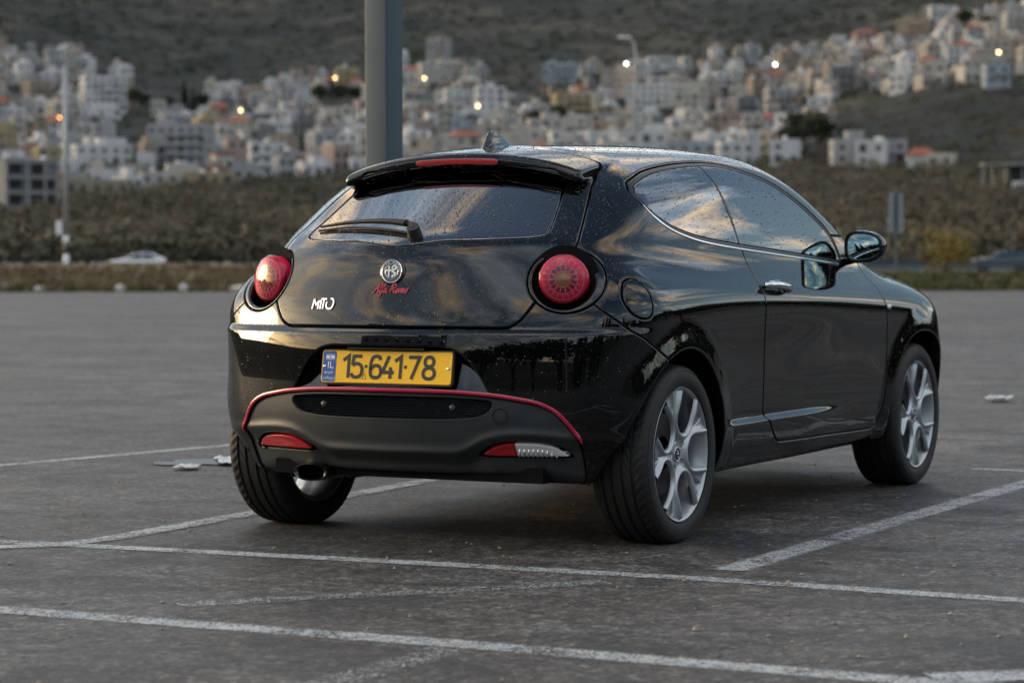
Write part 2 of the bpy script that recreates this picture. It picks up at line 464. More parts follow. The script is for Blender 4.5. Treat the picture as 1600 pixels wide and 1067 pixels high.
LAMP_C = np.array([-.402, .578, .900]); LAMP_N = nrm(np.array([-.935, .345, .09])); LAMP_T = nrm(np.cross([0, 0, 1], LAMP_N)) * -1
if LAMP_T[1] < 0: LAMP_T = -LAMP_T
LAMP_B = nrm(np.cross(LAMP_N, LAMP_T)); LAMP_B = LAMP_B if LAMP_B[2] > 0 else -LAMP_B
def lamp_uv(P): d = P - LAMP_C; return d @ LAMP_T, d @ LAMP_B, d @ LAMP_N
def ell(P, ax, bz, u0=0, v0=0):
    u, v, w_ = lamp_uv(P); r_ = np.sqrt(((u - u0) / ax) ** 2 + ((v - v0) / bz) ** 2)
    return np.where(np.abs(w_) < .22, (r_ - 1) * min(ax, bz), .2)
DLO = catmull([(.082, 1.221), (.118, 1.244), (.268, 1.283), (.48, 1.312), (.709, 1.328), (.909, 1.326), (1.095, 1.305), (1.273, 1.270), (1.439, 1.211), (1.605, 1.138), (1.715, 1.075), (1.765, 1.01), (1.785, .962), (1.735, .951), (1.324, .974), (.979, .993), (.707, 1.008), (.443, 1.027), (.285, 1.048), (.161, 1.079), (.085, 1.125), (.062, 1.170), (.064, 1.202)])
sd_dlo = sdpoly(DLO)
DOOR = catmull([(.715, 1.06), (.722, 1.0), (.735, .94), (.738, .86), (.742, .73), (.758, .6), (.765, .45), (.775, .40), (.83, .357), (.875, .318), (.94, .289), (1.05, .284), (1.4, .278), (1.9, .270), (2.04, .275), (2.085, .33), (2.112, .44), (2.125, .58), (2.105, .72), (2.07, .85), (2.02, .94), (1.97, 1.0), (1.95, 1.06)], 6)
sd_door = sdpoly(DOOR)
HSIDE = [(-.2, .741), (.30, .741), (.411, .741), (.442, .748), (.465, .764), (.483, .787), (.503, .82), (.53, .87), (.566, .95), (.572, 1.02), (.560, 1.06), (.540, 1.109), (.513, 1.176), (.488, 1.234), (.476, 1.29), (.474, 1.40), (.474, 1.6), (-.2, 1.6)]
sd_h1 = sdpoly(np.array(catmull(HSIDE[:-1], 6, False).tolist() + [(-.2, 1.6)]))
def f_hatch(P):
    return np.where(P[:, 0] < .6, smax(sd_h1(yz(P)), P[:, 0] - .128, .05), .3)
RWIN = catmull([(-.1, 1.031), (.176, 1.032), (.34, 1.036), (.448, 1.043), (.472, 1.058), (.462, 1.09), (.437, 1.16), (.412, 1.226), (.398, 1.262), (.36, 1.280), (.2, 1.290), (-.1, 1.293)], 6)
sd_rw = sdpoly(RWIN)
BUMP = catmull([(.829, .825), (.898, .785), (1.0, .735), (1.09, .700), (1.19, .655), (1.4, .55)], 6, False)
BUMP = np.array([(-.2, .05), (-.2, .9), (.60, .9), (.80, .84)] + BUMP.tolist() + [(1.4, .05)]); sd_b = sdpoly(BUMP)
f_bump = lambda P: np.where(P[:, 0] < -.05, sd_b(unroll(P)), .3)
VAL = catmull([(-.2, .527), (0, .527), (.24, .525), (.362, .518), (.472, .506), (.574, .490), (.645, .466), (.70, .428), (.75, .385), (.785, .345), (.81, .30), (.83, .24), (.84, .15)], 6, False)
VAL = np.array(VAL.tolist() + [(-.2, .15)]); sd_v = sdpoly(VAL); f_val = lambda P: sd_v(unroll(P))
GRL = catmull([(-.2, .508), (.2, .507), (.36, .500), (.386, .492), (.380, .475), (.352, .456), (.30, .446), (.2, .441), (0, .440), (-.2, .440)], 6, False); sd_g = sdpoly(GRL)
FOG = np.array(catmull([(.318, .311), (.350, .336), (.405, .358), (.461, .363), (.541, .359), (.590, .342), (.622, .311)], 6, False).tolist() + [(.54, .3105), (.40, .3105)]); sd_f = sdpoly(FOG)
f_fog = lambda P: np.where(P[:, 0] < -.2, sd_f(yz(P)), .3)
FUEL = catmull([(-.262, .905), (-.238, .893), (-.236, .861), (-.246, .81), (-.264, .775), (-.301, .771), (-.333, .795), (-.336, .841), (-.303, .887)], 6); sd_fuel = sdpoly(FUEL)
def f_arch(P):
    d = np.full(len(P), .3)
    for ax in (-.004, AX_F + .004):
        d = np.minimum(d, np.sqrt((P[:, 0] - ax) ** 2 + (P[:, 2] - .312) ** 2) - .352)
    return np.where(P[:, 1] > .42, d, .3)
Wsx = S1([(1.2, .53), (1.5, .575), (1.9, .632), (2.3, .655), (2.6, .66)])
def f_wind(P):
    x, s, z = P.T
    return np.where(z > .9, smax(smax(s - Wsx(x), 1.335 + .10 * s * s - x, .05), x - (2.40 - .62 * s * s), .04), .3)
def f_hood(P):
    x, s, z = P.T
    return np.where(z > .6, smax(smax(s - (.70 - .09 * (x - 2.2)), 2.43 - .62 * s * s - x, .04), x - (3.16 - .35 * s * s), .05), .3)
def f_fbump(P):
    x, s, z = P.T
    return np.maximum(2.80 - x, z - .62)
def f_head(P):
    x, s, z = P.T
    return np.where(x > 2.6, (np.sqrt(((s - .60) / .105) ** 2 + ((z - .70) / .10) ** 2) - 1) * .1, .3)

body = (A0, T0)
body = edge_finish(body, lambda P: -f_arch(P), 0, .004, .008, .035)
pod, body = panel(body, lambda P: ell(P, .130, .112, .010, -.002), g=.005)
dlo, body = panel(body, lambda P: np.where(P[:, 1] > .3, sd_dlo(xz(P)), .3), g=.003)
wind, body = panel(body, f_wind, g=.005)
door, body = panel(body, lambda P: np.where(P[:, 1] > .3, sd_door(xz(P)), .3), g=.005)
hatch, body = panel(body, f_hatch, g=.0055)
bumper, body = panel(body, f_bump, g=.004)
hood, body = panel(body, f_hood)
fbump, body = panel(body, f_fbump)
head, body = panel(body, f_head)
fuel, body_r = panel(body, lambda P: np.where(P[:, 1] > .3, sd_fuel(xz(P)), .3), g=.0045)
rwin, hatch = panel(hatch, lambda P: np.where((P[:, 0] < .08), sd_rw(yz(P)), .3), g=.002, roll=.002)
REC = catmull([(-.2, .678), (.15, .678), (.215, .676), (.262, .664), (.308, .633), (.348, .579), (.376, .530)], 8, False); sd_rec = sdpoly(np.array(REC.tolist() + [(.376, .49), (-.2, .49)]))
val, bumper = panel(bumper, f_val, g=.002)
rec, bumper = panel(bumper, lambda P: np.where(P[:, 0] < -.3, sd_rec(yz(P)), .3), g=.0005, roll=.004, w=.007, depth=.055)
_r = rec[0].copy(); _d = .026 * sstep(.520, .546, _r[:, 2]) + .036 * np.clip((_r[:, 2] - .54) / .13, 0, 1.1); _r[:, 0] += _d; _r[:, 3:] = nrm(_r[:, 3:] + np.array([0, 0, .43]) * (np.abs(_r[:, 3:4]) > .5)); rec = (_r, rec[1])
grl_cut, val = panel(val, lambda P: np.where(P[:, 0] < -.3, sd_g(yz(P)), .3), g=.001, roll=.004, w=.006, depth=.03)
fogp, val = panel(val, f_fog, g=.002, roll=.003, depth=.022)
# glazing: black rim around the side glass, glass pulled in
gl, rim_dlo = panel(dlo, lambda P: sd_dlo(xz(P)) + .016, g=.001, roll=.001, w=.003, depth=.006)
BPX = lambda P: P[:, 0] - (.700 + .06 * (1.008 - P[:, 2]) * 0 - .10 * np.clip(P[:, 2] - 1.12, 0, 1))
qwin, rest_ = panel(gl, lambda P: BPX(P) + .007, g=.001, roll=.001, w=.003, depth=.006)
dwin, bpil = panel(rest_, lambda P: -(BPX(P) - .007), g=.001, roll=.001, w=.003, depth=.006)

def off(M, d):
    A = M[0].copy(); A[:, :3] -= A[:, 3:] * d; return A, M[1]
def mirror(M):
    A = M[0].copy(); A[:, 1] *= -1; A[:, 4] *= -1; return A, M[1][:, ::-1]
def surf(name, M, m, parent, side=0):
    """side 0 = both halves in one mesh, +1 left half, -1 right half"""
    if side == 0: M = joinm(M, mirror(M))
    elif side < 0: M = mirror(M)
    return link(name, mesh_from(name, M[0][:, :3], M[1], m, N=M[0][:, 3:]), parent)

# ------------------------------------------------------------------ car materials
mat('black_paint', (.0022, .0024, .0028), .25, coat=1, coat_rough=.010, spec=0)
MAT['black_paint'].node_tree.nodes['Principled BSDF'].inputs['Coat IOR'].default_value = 1.52
nb = NB(MAT['black_paint'])
n_ = nb.noise(nb.pos(), 900, 2); nb.rough(nb.ramp(n_, [(.3, G3(.2)), (.7, G3(.3))]))
mat('grey_plastic', (.022, .026, .029), .45, spec=.45); nb = NB(MAT['grey_plastic']); nb.bump(nb.noise(nb.pos(), 700, 3), .12, .002)
n_ = nb.noise(nb.pos((1, 1, 3)), 9, 5); nb.base(nb.ramp(n_, [(.35, (.022, .027, .030)), (.7, (.036, .040, .042))]))
mat('black_trim', (.006, .0065, .007), .35); mat('rubber_seal', (.008, .008, .009), .6)
mat('inner_dark', (.006, .006, .007), .8, spec=.1); mat('gloss_black', (.003, .003, .0035), .25, coat=1, coat_rough=.02, spec=.1)
mat('chrome', (.72, .74, .78), .12, 1); mat('silver_rim', (.40, .42, .44), .40, .75, coat=.5, coat_rough=.15)
nb = NB(MAT['silver_rim']); n_ = nb.noise(nb.pos(), 14, 5); nb.rough(nb.ramp(n_, [(.3, G3(.36)), (.75, G3(.50))]))
mat('brake_metal', (.10, .095, .09), .45, .9); mat('tyre_rubber', (.011, .011, .012), .62, spec=.4)
nb = NB(MAT['tyre_rubber']); n_ = nb.noise(nb.pos(), 18, 6); nb.base(nb.ramp(n_, [(.35, (.008, .0082, .0088)), (.75, (.020, .019, .018))])); nb.bump(nb.noise(nb.pos(), 300, 2), .1, .002)
mat('red_strip', (.42, .006, .045), .28, coat=.7, coat_rough=.08); mat('red_badge', (.45, .008, .03), .25, coat=.6)
mat('exhaust_steel', (.10, .105, .11), .28, 1); mat('matt_black', (.004, .004, .004), .95, spec=.05)
mat('rust_pipe', (.09, .05, .03), .7, .4)
mat('seat_cloth', (.014, .014, .016), .9); mat('dash_plastic', (.018, .018, .02), .6)
mat('plate_yellow', (.95, .53, .015), .34, spec=.5); mat('plate_blue', (.035, .10, .34), .35); mat('plate_ink', (.018, .017, .014), .5); mat('plate_white', (.75, .77, .8), .4); mat('plate_frame', (.05, .035, .02), .5)
mat('reflector_red', (.40, .006, .010), .25, coat=.6); mat('lamp_red', (.80, .004, .055), .35); mat('lamp_rib', (1.0, .24, .36), .3); mat('lamp_cell', (.17, .001, .02), .35); mat('lamp_bulb', (.30, .13, .08), .3, .3)
mat('lamp_gold', (.55, .33, .10), .25, .9); mat('clear_lamp', (.78, .80, .78), .3, .15); mat('amber', (.5, .16, .02), .3)
mat('mirror_glass', (.55, .75, .76), .015, 1)
mat('drop_water', (.003, .0035, .004), .04, spec=.5, coat=1)
def glass_mat(name, tint, ior, refl_tint=(1, 1, 1)):
    m = bpy.data.materials.new(name); m.use_nodes = True; t = m.node_tree; t.nodes.clear(); MAT[name] = m
    o = t.nodes.new('ShaderNodeOutputMaterial'); mxs = t.nodes.new('ShaderNodeMixShader'); tr = t.nodes.new('ShaderNodeBsdfTransparent'); gs = t.nodes.new('ShaderNodeBsdfGlossy'); fr = t.nodes.new('ShaderNodeFresnel')
    tr.inputs[0].default_value = (*tint, 1); gs.inputs['Roughness'].default_value = .01; gs.inputs[0].default_value = (*refl_tint, 1); fr.inputs['IOR'].default_value = ior
    t.links.new(fr.outputs[0], mxs.inputs[0]); t.links.new(tr.outputs[0], mxs.inputs[1]); t.links.new(gs.outputs[0], mxs.inputs[2]); t.links.new(mxs.outputs[0], o.inputs[0]); return m
glass_mat('tinted_glass', (.14, .16, .16), 2.85); glass_mat('dark_glass', (.03, .03, .03), 2.5); glass_mat('lamp_glass', (1, .93, .95), 1.36); glass_mat('clear_glass', (.9, .92, .92), 1.5)

car = empty('hatchback_car'); tag(car, 'wet black three-door hatchback with red bumper stripe and yellow number plate', 'car')
_sh = joinm(body, mirror(body_r)); shell = link('body_shell', mesh_from('body_shell', _sh[0][:, :3], _sh[1], 'black_paint', N=_sh[0][:, 3:]), car)
inner = surf('inner_shell', off(edge_finish(edge_finish(edge_finish(edge_finish(edge_finish((A0, T0), lambda P: -f_arch(P) - .006, 0, .001, .004, .004), lambda P: -np.where(P[:, 1] > .3, sd_dlo(xz(P)) + .012, .3), 0, .001, .004, .004), lambda P: -np.where(P[:, 0] < .08, sd_rw(yz(P)) + .01, .3), 0, .001, .004, .004), lambda P: -f_wind(P) - .01, 0, .001, .004, .004), lambda P: -np.where(P[:, 0] < -.1, np.minimum(np.minimum(sd_v(unroll(P)), sd_rec(yz(P)) - .004), ell(P, .104, .098)), .3), 0, .001, .004, .004), .016), 'inner_dark', car)
surf('bonnet', hood, 'black_paint', car); surf('front_bumper', fbump, 'black_paint', car)
surf('windscreen', off(wind, .001), 'tinted_glass', car)
tailgate = surf('tailgate', hatch, 'black_paint', car)
surf('rear_window', off(rwin, .002), 'dark_glass', tailgate)
rbump = surf('rear_bumper', bumper, 'black_paint', car)
surf('plate_recess', rec, 'black_paint', rbump)
valo = surf('lower_valance', off(val, .006), 'grey_plastic', car)
DOORS = {}
for sd_ in (-1, 1):
    d = surf('door', door, 'black_paint', car, sd_); DOORS[sd_] = d
    surf('door_window', off(dwin, .002), 'tinted_glass', d, sd_)
    surf('quarter_window', off(qwin, .002), 'tinted_glass', car, sd_)
    surf('window_seal', off(joinm(rim_dlo, bpil), .0008), 'black_trim', car, sd_)
    surf('headlight', off(head, .002), 'clear_lamp', car, sd_)
    if sd_ < 0: surf('fuel_flap', fuel, 'black_paint', car, sd_)

# ------------------------------------------------------------------ fitted parts
def solve(fn, a, b, n=26):
    """a outside (F>0), b inside; works on arrays"""
    for _ in range(n):
        m = (a + b) / 2; o = fn(m) > 0; a = np.where(o, m, a); b = np.where(o, b, m)
    return (a + b) / 2
def _arr(f):
    def g(p_, q_):
        p1, q1 = np.broadcast_arrays(np.asarray(p_, float), np.asarray(q_, float)); r_ = f(p1.ravel(), q1.ravel()).reshape(p1.shape)
        return float(r_) if r_.ndim == 0 else r_
    return g
@_arr
def ys(x, z): return solve(lambda s: F(x, s, z), np.full(x.shape, 1.0), np.full(x.shape, .3))
@_arr
def xr(y, z): return solve(lambda x: F(x, np.abs(y), z), np.full(y.shape, -.75), np.full(y.shape, .15))
@_arr
def zt(x, y): return solve(lambda z: F(x, np.abs(y), z), np.full(x.shape, 1.55), np.full(x.shape, 1.1))
def fgrads(P):
    Q_ = np.array(P, float); sg = np.where(Q_[:, 1] >= 0, 1, -1); Q_[:, 1] = np.abs(Q_[:, 1]); g, _ = grad(F, Q_, 2e-3); g = nrm(g); g[:, 1] *= sg; return g
def fgrad(x, y, z): return fgrads([(x, y, z)])[0]
def frame(n, upv=(0, 0, 1)):
    n = nrm(np.asarray(n, float)); a = nrm(np.cross(upv, n)); b = np.cross(n, a); return a, b, n     # right (seen from outside), up, out
def place(o, c, n, upv=(0, 0, 1)):
    a, b, n = frame(n, upv)
    o.matrix_local = Matrix(((a[0], b[0], n[0], c[0]), (a[1], b[1], n[1], c[1]), (a[2], b[2], n[2], c[2]), (0, 0, 0, 1))); return o
def ribbon(path, nrm_, wid, thick, closed=False):
    """flat strip with rounded top lying on a path of points with outward normals; wid along 'side' = cross(n,t)"""
    mb = MB(); V = []; F_ = []; m = len(path); k = 6
    prof = [(-.5, 0), (-.46, .75), (-.2, 1), (.2, 1), (.46, .75), (.5, 0)]
    for i in range(m):
        t = path[min(i + 1, m - 1)] - path[max(i - 1, 0)]; t = nrm(t); n = nrm(nrm_[i] - (nrm_[i] @ t) * t); sd_ = np.cross(n, t)
        w_ = wid[i] if hasattr(wid, '__len__') else wid
        for u, h_ in prof: V.append(path[i] + sd_ * u * w_ + n * (h_ * thick - .002))
    for i in range(m - 1):
        for j in range(k - 1): F_.append((i * k + j, i * k + j + 1, (i + 1) * k + j + 1, (i + 1) * k + j))
    F_.append(tuple(range(k))); F_.append(tuple((m - 1) * k + j for j in range(k - 1, -1, -1)))
    mb.add(V, F_); return mb
# red stripe along the bumper
pts = catmull([(0, .533), (.24, .531), (.362, .524), (.472, .512), (.574, .497), (.648, .471), (.704, .432), (.752, .390), (.775, .365)], 6, False)
lo_ = np.zeros(len(pts)); hi_ = np.full(len(pts), .85)
for _ in range(24):
    m = (lo_ + hi_) / 2; g_ = m + np.maximum(xr(m, pts[:, 1]) + .55, 0) > pts[:, 0]; hi_ = np.where(g_, m, hi_); lo_ = np.where(g_, lo_, m)
half = np.stack([xr(lo_, pts[:, 1]), lo_, pts[:, 1]], 1)
full = np.concatenate([half[:0:-1] * [1, -1, 1], half])
nn = fgrads(full); wd = np.concatenate([np.linspace(.006, .013, 8), np.full(len(full) - 16, .0128), np.linspace(.013, .006, 8)])
ribbon(full, nn, wd, .007).build('bumper_stripe', 'red_strip', rbump, angle=R(50))
# chrome strip under the side glass
for sd_ in (-1, 1):
    ch = catmull([(.066, 1.155), (.085, 1.122), (.161, 1.076), (.285, 1.045), (.443, 1.024), (.707, 1.005), (.979, .990), (1.324, .971), (1.735, .948)], 6, False)
    pp = np.stack([ch[:, 0], ys(ch[:, 0], ch[:, 1]), ch[:, 1]], 1); nn = fgrads(pp); pp[:, 1] *= sd_; nn[:, 1] *= sd_
    ribbon(pp, nn, np.concatenate([np.linspace(.004, .010, 8), np.full(len(pp) - 8, .0105)]), .005).build('window_trim', 'chrome', car, angle=R(40))
# high brake light in the spoiler
def bar_on_spoiler():
    mb = MB(); V = []; F_ = []
    for i in range(25):
        y = -.165 + .33 * i / 24; zc_ = 1.3125 - C2(np.array(-.08)) * y * y * .8; x = -.0865 + .05 * y * y; e_ = 1 if 0 < i < 24 else .55
        for dx, dz in ((.02, -.010 * e_), (-.002, -.010 * e_), (-.004, 0), (-.002, .010 * e_), (.02, .010 * e_)): V.append((x + dx, y, zc_ + dz))
    for i in range(24):
        for j in range(4): F_.append((i * 5 + j, i * 5 + j + 1, i * 5 + j + 6, i * 5 + j + 5))
    return mb.add(V, F_)
mat('brake_red', (.30, .004, .012), .25, coat=1)
bar_on_spoiler().build('brake_light', 'brake_red', tailgate, angle=R(40))
# spoiler gusset pads at the glass corners are part of the field; rear wiper lies on the glass
def on_glass(y, z, h_): x = xr(y, z); n = fgrad(x, y, z); return np.array([x, y, z]) + n * h_
w0 = on_glass(-.045, 1.048, .012); w1 = on_glass(-.02, 1.068, .022); wm = on_glass(.10, 1.078, .024); w2 = on_glass(.25, 1.082, .018); w3 = on_glass(.415, 1.073, .012)
wp = MB(); wp.tube([w0 - fgrad(*w0) * .02, w0 + fgrad(*w0) * .022], [.026, .022], 14)
wp.tube(catmull([w0 + fgrad(*w0) * .012, w1, wm], 6, False), [.017] * 6 + [.014] * 7, 8, flat=.7)
wiper = wp.build('wiper', 'rubber_seal', tailgate, angle=R(45))
wb = MB(); wb.tube(catmull([w1 + [0, .02, .004], wm, w2, w3], 6, False), list(np.linspace(.017, .006, 19)), 8, flat=.75)
bl = [on_glass(y, z, .004) for y, z in [(-.01, 1.056), (.12, 1.070), (.27, 1.076), (.425, 1.066)]]
wb.tube(catmull(bl, 6, False), .005, 6); wb.build('wiper_blade', 'rubber_seal', wiper, angle=R(45))
# roof aerial: shark fin
fin = MB(); V = []; F_ = []
secs = [(.116, .030, .002), (.128, .033, .020), (.142, .034, .044), (.156, .033, .056), (.185, .031, .058), (.215, .028, .052), (.25, .024, .040), (.29, .017, .023), (.32, .010, .010), (.338, .003, .002)]
fp = [(1, 0), (.62, .12), (.36, .38), (.24, .72), (.17, .93), (0, 1), (-.17, .93), (-.24, .72), (-.36, .38), (-.62, .12), (-1, 0)]; nf_ = len(fp)
for x, w_, h_ in secs:
    zb = zt(x, 0) - .004
    for u, v in fp: V.append((x, w_ * u, zb + (h_ + .004) * v))
for i in range(len(secs) - 1):
    for k in range(nf_ - 1): F_.append((i * nf_ + k, i * nf_ + k + 1, (i + 1) * nf_ + k + 1, (i + 1) * nf_ + k))
F_.append(tuple(range(nf_)))
fin.add(V, F_).build('roof_aerial', 'gloss_black', car, angle=R(60))
# tail lamps
pod_in, pod_ring = panel(pod, lambda P: ell(P, .105, .099, .001, -.002), g=.001, roll=.006, w=.010, depth=.045)
def lamp_local(mb_v): return mb_v
for sd_ in (-1, 1):
    tl = empty('tail_lamp', tuple(LAMP_C * [1, sd_, 1]), parent=car)
    n = LAMP_N * [1, sd_, 1]; a_, b_, n_ = frame(n)
    LM = Matrix(((a_[0], b_[0], n_[0], LAMP_C[0]), (a_[1], b_[1], n_[1], LAMP_C[1] * sd_), (a_[2], b_[2], n_[2], LAMP_C[2]), (0, 0, 0, 1)))
    tl.matrix_local = LM; inv = LM.inverted()
    pr = surf('lamp_surround', pod_ring, 'gloss_black', tl, sd_); pr.matrix_local = inv
    MB().lathe([(.001, -.036), (.118, -.036)], 48, 'z').build('lamp_bowl', 'inner_dark', tl)
    # red body of the lamp with rings of prism cells
    lb = MB(); lb.lathe([(.0835, -.036), (.0835, -.006), (.080, .004), (.060, .010), (.026, .013), (.001, .013)], 64, 'z'); red = lb.build('lamp_reflector', 'lamp_red', tl, angle=R(35))
    dome = lambda r_: .0135 - .0095 * (r_ / .08) ** 2.2
    ce = MB()
    for r0, r1, nseg in ((.031, .046, 14), (.050, .066, 20)):
        for k in range(nseg):
            t0 = 2 * PI * (k + .16) / nseg; t1 = 2 * PI * (k + .84) / nseg; q = []
            for rr_ in (r0, r1):
                for t in (t0, (t0 + t1) / 2, t1): q.append((rr_ * math.cos(t), rr_ * math.sin(t), dome(rr_) + .0006))
            ce.add(q, [(0, 1, 4, 3), (1, 2, 5, 4)])
    co_ = ce.build('prism_cells', 'lamp_cell', tl); co_['kind'] = 'stuff'
    rb = MB()
    for r0 in (.0480, .0685): rb.lathe([(r0 - .0016, dome(r0) - .001), (r0 - .0008, dome(r0) + .0016), (r0 + .0008, dome(r0) + .0016), (r0 + .0016, dome(r0) - .001)], 64, 'z')
    for r0, r1, nseg in ((.030, .047, 14), (.049, .067, 20)):
        for k in range(nseg):
            t = 2 * PI * k / nseg; c_, s_ = math.cos(t), math.sin(t)
            rb.tube([(r0 * c_, r0 * s_, dome(r0) + .0004), (r1 * c_, r1 * s_, dome(r1) + .0004)], .0019, 5)
    ro = rb.build('prism_ribs', 'lamp_rib', tl, smooth=True); ro['kind'] = 'stuff'
    MB().lathe([(.028, .010), (.0275, .0165), (.025, .0165), (.0245, .012)], 40, 'z').build('bulb_ring', 'lamp_gold', tl, smooth=True)
    MB().lathe([(.0245, .0140), (.016, .0150), (.001, .0152)], 40, 'z').build('bulb_cap', 'lamp_bulb', tl, smooth=True)
    MB().lathe([(.0855, -.010), (.0850, .002), (.080, .010), (.068, .0165), (.045, .0215), (.02, .0235), (.0005, .024)], 64, 'z').build('lens', 'lamp_glass', tl, smooth=True)
# honeycomb grille in the valance
hx = MB(); pitch = .0105; rr_ = pitch / math.sqrt(3); ztop, zbot = .505, .443
row = 0; z_ = zbot
while z_ < ztop + .004:
    y_ = -.39 + (pitch / 2 if row % 2 else 0)
    while y_ < .39:
        if sd_g(np.array([[abs(y_), z_]]))[0] < .004:
            x_ = -.604 + .33 * y_ * y_ + .018; V = []
            for k in range(6):
                w_ = PI / 6 + k * PI / 3
                for r0, dx in ((rr_ * 1.04, 0), (rr_ * .74, -.003), (rr_ * .64, .008)): V.append((x_ + dx, y_ + r0 * math.cos(w_), z_ + r0 * math.sin(w_)))
            F_ = []
            for k in range(6):
                k2 = (k + 1) % 6
                F_ += [(k * 3, k2 * 3, k2 * 3 + 1, k * 3 + 1), (k * 3 + 1, k2 * 3 + 1, k2 * 3 + 2, k * 3 + 2)]
            hx.add(V, F_)
        y_ += pitch
    z_ += pitch * .866; row += 1
hxo = hx.build('honeycomb_grille', 'grey_plastic', valo); hxo['kind'] = 'stuff'
gb = MB()
V = []; F_ = []
for i in range(21):
    y_ = -.40 + .8 * i / 20
    for z_ in (.42, .53): V.append((-.555 + .33 * y_ * y_, y_, z_))
for i in range(20): F_.append((2 * i, 2 * i + 1, 2 * i + 3, 2 * i + 2))
gb.add(V, F_).build('grille_back', 'matt_black', valo)  # plain near-black matt sheet closing the space behind the honeycomb
for y_ in (-.25, .25):
    s_ = MB().lathe([(.011, -.02), (.0115, 0), (.009, .003), (.0005, .0035)], 24, 'z').build('parking_sensor', 'grey_plastic', valo, smooth=True)
    place(s_, (-.590 + .33 * y_ * y_, y_, .478), (-1, .0, .05))
# lower lamps: red reflector on the left, red reflector and clear reversing lamp on the right
inner_f, _ = panel(fogp, lambda P: f_fog(P) + .005, g=.0, roll=.002, w=.006, depth=.02)
fr_red, fr_clear = panel(inner_f, lambda P: P[:, 1] - .447, g=.002, roll=.001, w=.003, depth=.02)
for sd_ in (-1, 1): surf('lamp_recess', off(fogp, .030), 'inner_dark', valo, sd_)
surf('reflector', off(inner_f, .001), 'reflector_red', valo, 1)
surf('reflector', off(fr_red, .001), 'reflector_red', valo, -1)
rl = surf('reversing_lamp', off(fr_clear, .001), 'clear_lamp', valo, -1)
fl = MB()
for k in range(9):
    y_ = -.458 - k * .0145; zt_ = .356 - max(0, k - 4) ** 2 * .0022; x_ = xr(y_, .335) + .003
    fl.tube([(x_ - .003, y_, .314), (x_ - .001, y_, max(zt_ - .004, .318))], .0030, 6)
fo = fl.build('lamp_flutes', 'chrome', rl, smooth=True); fo['kind'] = 'stuff'
# tow-eye cover outline
tc_ = MB().lathe([(.026, 0), (.026, .0025), (.0242, .0025), (.0242, 0)], 40, 'z').build('tow_cover', 'black_trim', valo)
yt, zt_ = -.415, .452; place(tc_, np.array([xr(yt, zt_) + .0055, yt, zt_]), fgrad(xr(yt, zt_), yt, zt_))
# exhaust
ex = MB(); V = []; F_ = []
prof = [(-.505, .80), (-.512, .97), (-.508, 1.03), (-.490, 1.05), (-.42, 1.02), (-.30, .85), (-.15, .8)]
for x_, sc_ in [(-.35, .78), (-.50, .80)] + prof:
    for k in range(28):
        w_ = 2 * PI * k / 28; V.append((x_, .345 + .066 * sc_ * math.copysign(abs(math.cos(w_)) ** .8, math.cos(w_)), .236 + .029 * sc_ * math.sin(w_)))
m = len(prof) + 2
for i in range(m - 1):
    for k in range(28): F_.append((i * 28 + k, i * 28 + (k + 1) % 28, (i + 1) * 28 + (k + 1) % 28, (i + 1) * 28 + k))
ex.add(V, F_); exo = ex.build('exhaust_tip', 'exhaust_steel', car, angle=R(50))
so = MB(); so.add([(-.42, .345 + .054 * math.cos(2 * PI * k / 20), .236 + .024 * math.sin(2 * PI * k / 20)) for k in range(20)], [tuple(range(20))]); so.build('exhaust_bore', 'matt_black', exo)
si = MB(); si.tube([(-.25, .345, .245), (-.05, .30, .25), (.1, .1, .26), (.3, -.1, .26)], .05, 14); si.tube([(-.34, .26, .285), (-.34, .02, .285)], .07, 16); si.build('silencer', 'rust_pipe', exo, smooth=True)
# underside and wheel wells
un = MB(); un.box((1.35, 0, .25), (3.6, 1.05, .05)); un.box((-.27, 0, .335), (.28, .84, .05)); un.box((1.25, 0, .232), (1.7, 1.50, .03)); un.build('underbody', 'inner_dark', car)
LIN = {}
for ax in (0, AX_F):
    tw = R(-4) + R(188) * np.arange(25) / 24; yo = ys(ax + .372 * np.cos(tw), np.maximum(.312 + .372 * np.sin(tw), .32))
    for k in range(25): LIN[(ax, k)] = min(.80, yo[k] - .02)
for ax in (0, AX_F):
    for sd_ in (-1, 1):
        wl_ = MB(); V = []; F_ = []
        for k in range(25):
            w_ = R(-4) + R(188) * k / 24
            xx, zz_ = ax + .372 * math.cos(w_), .312 + .372 * math.sin(w_)
            for yy in (.46, LIN[(ax, k)]): V.append((xx, sd_ * yy, zz_))
        for k in range(24): F_.append((2 * k, 2 * k + 1, 2 * k + 3, 2 * k + 2))
        c0 = len(V); V.append((ax, sd_ * .46, .312))
        for k in range(24): F_.append((2 * k, 2 * k + 2, c0))
        wl_.add(V, F_); wl_.build('wheel_liner', 'inner_dark', car, smooth=False)
ac = MB(); ac.tube([(0, -.60, .29), (0, .60, .29)], .035, 12); ac.box((.12, 0, .27), (.10, 1.1, .07)); ac.build('rear_axle', 'inner_dark', car)

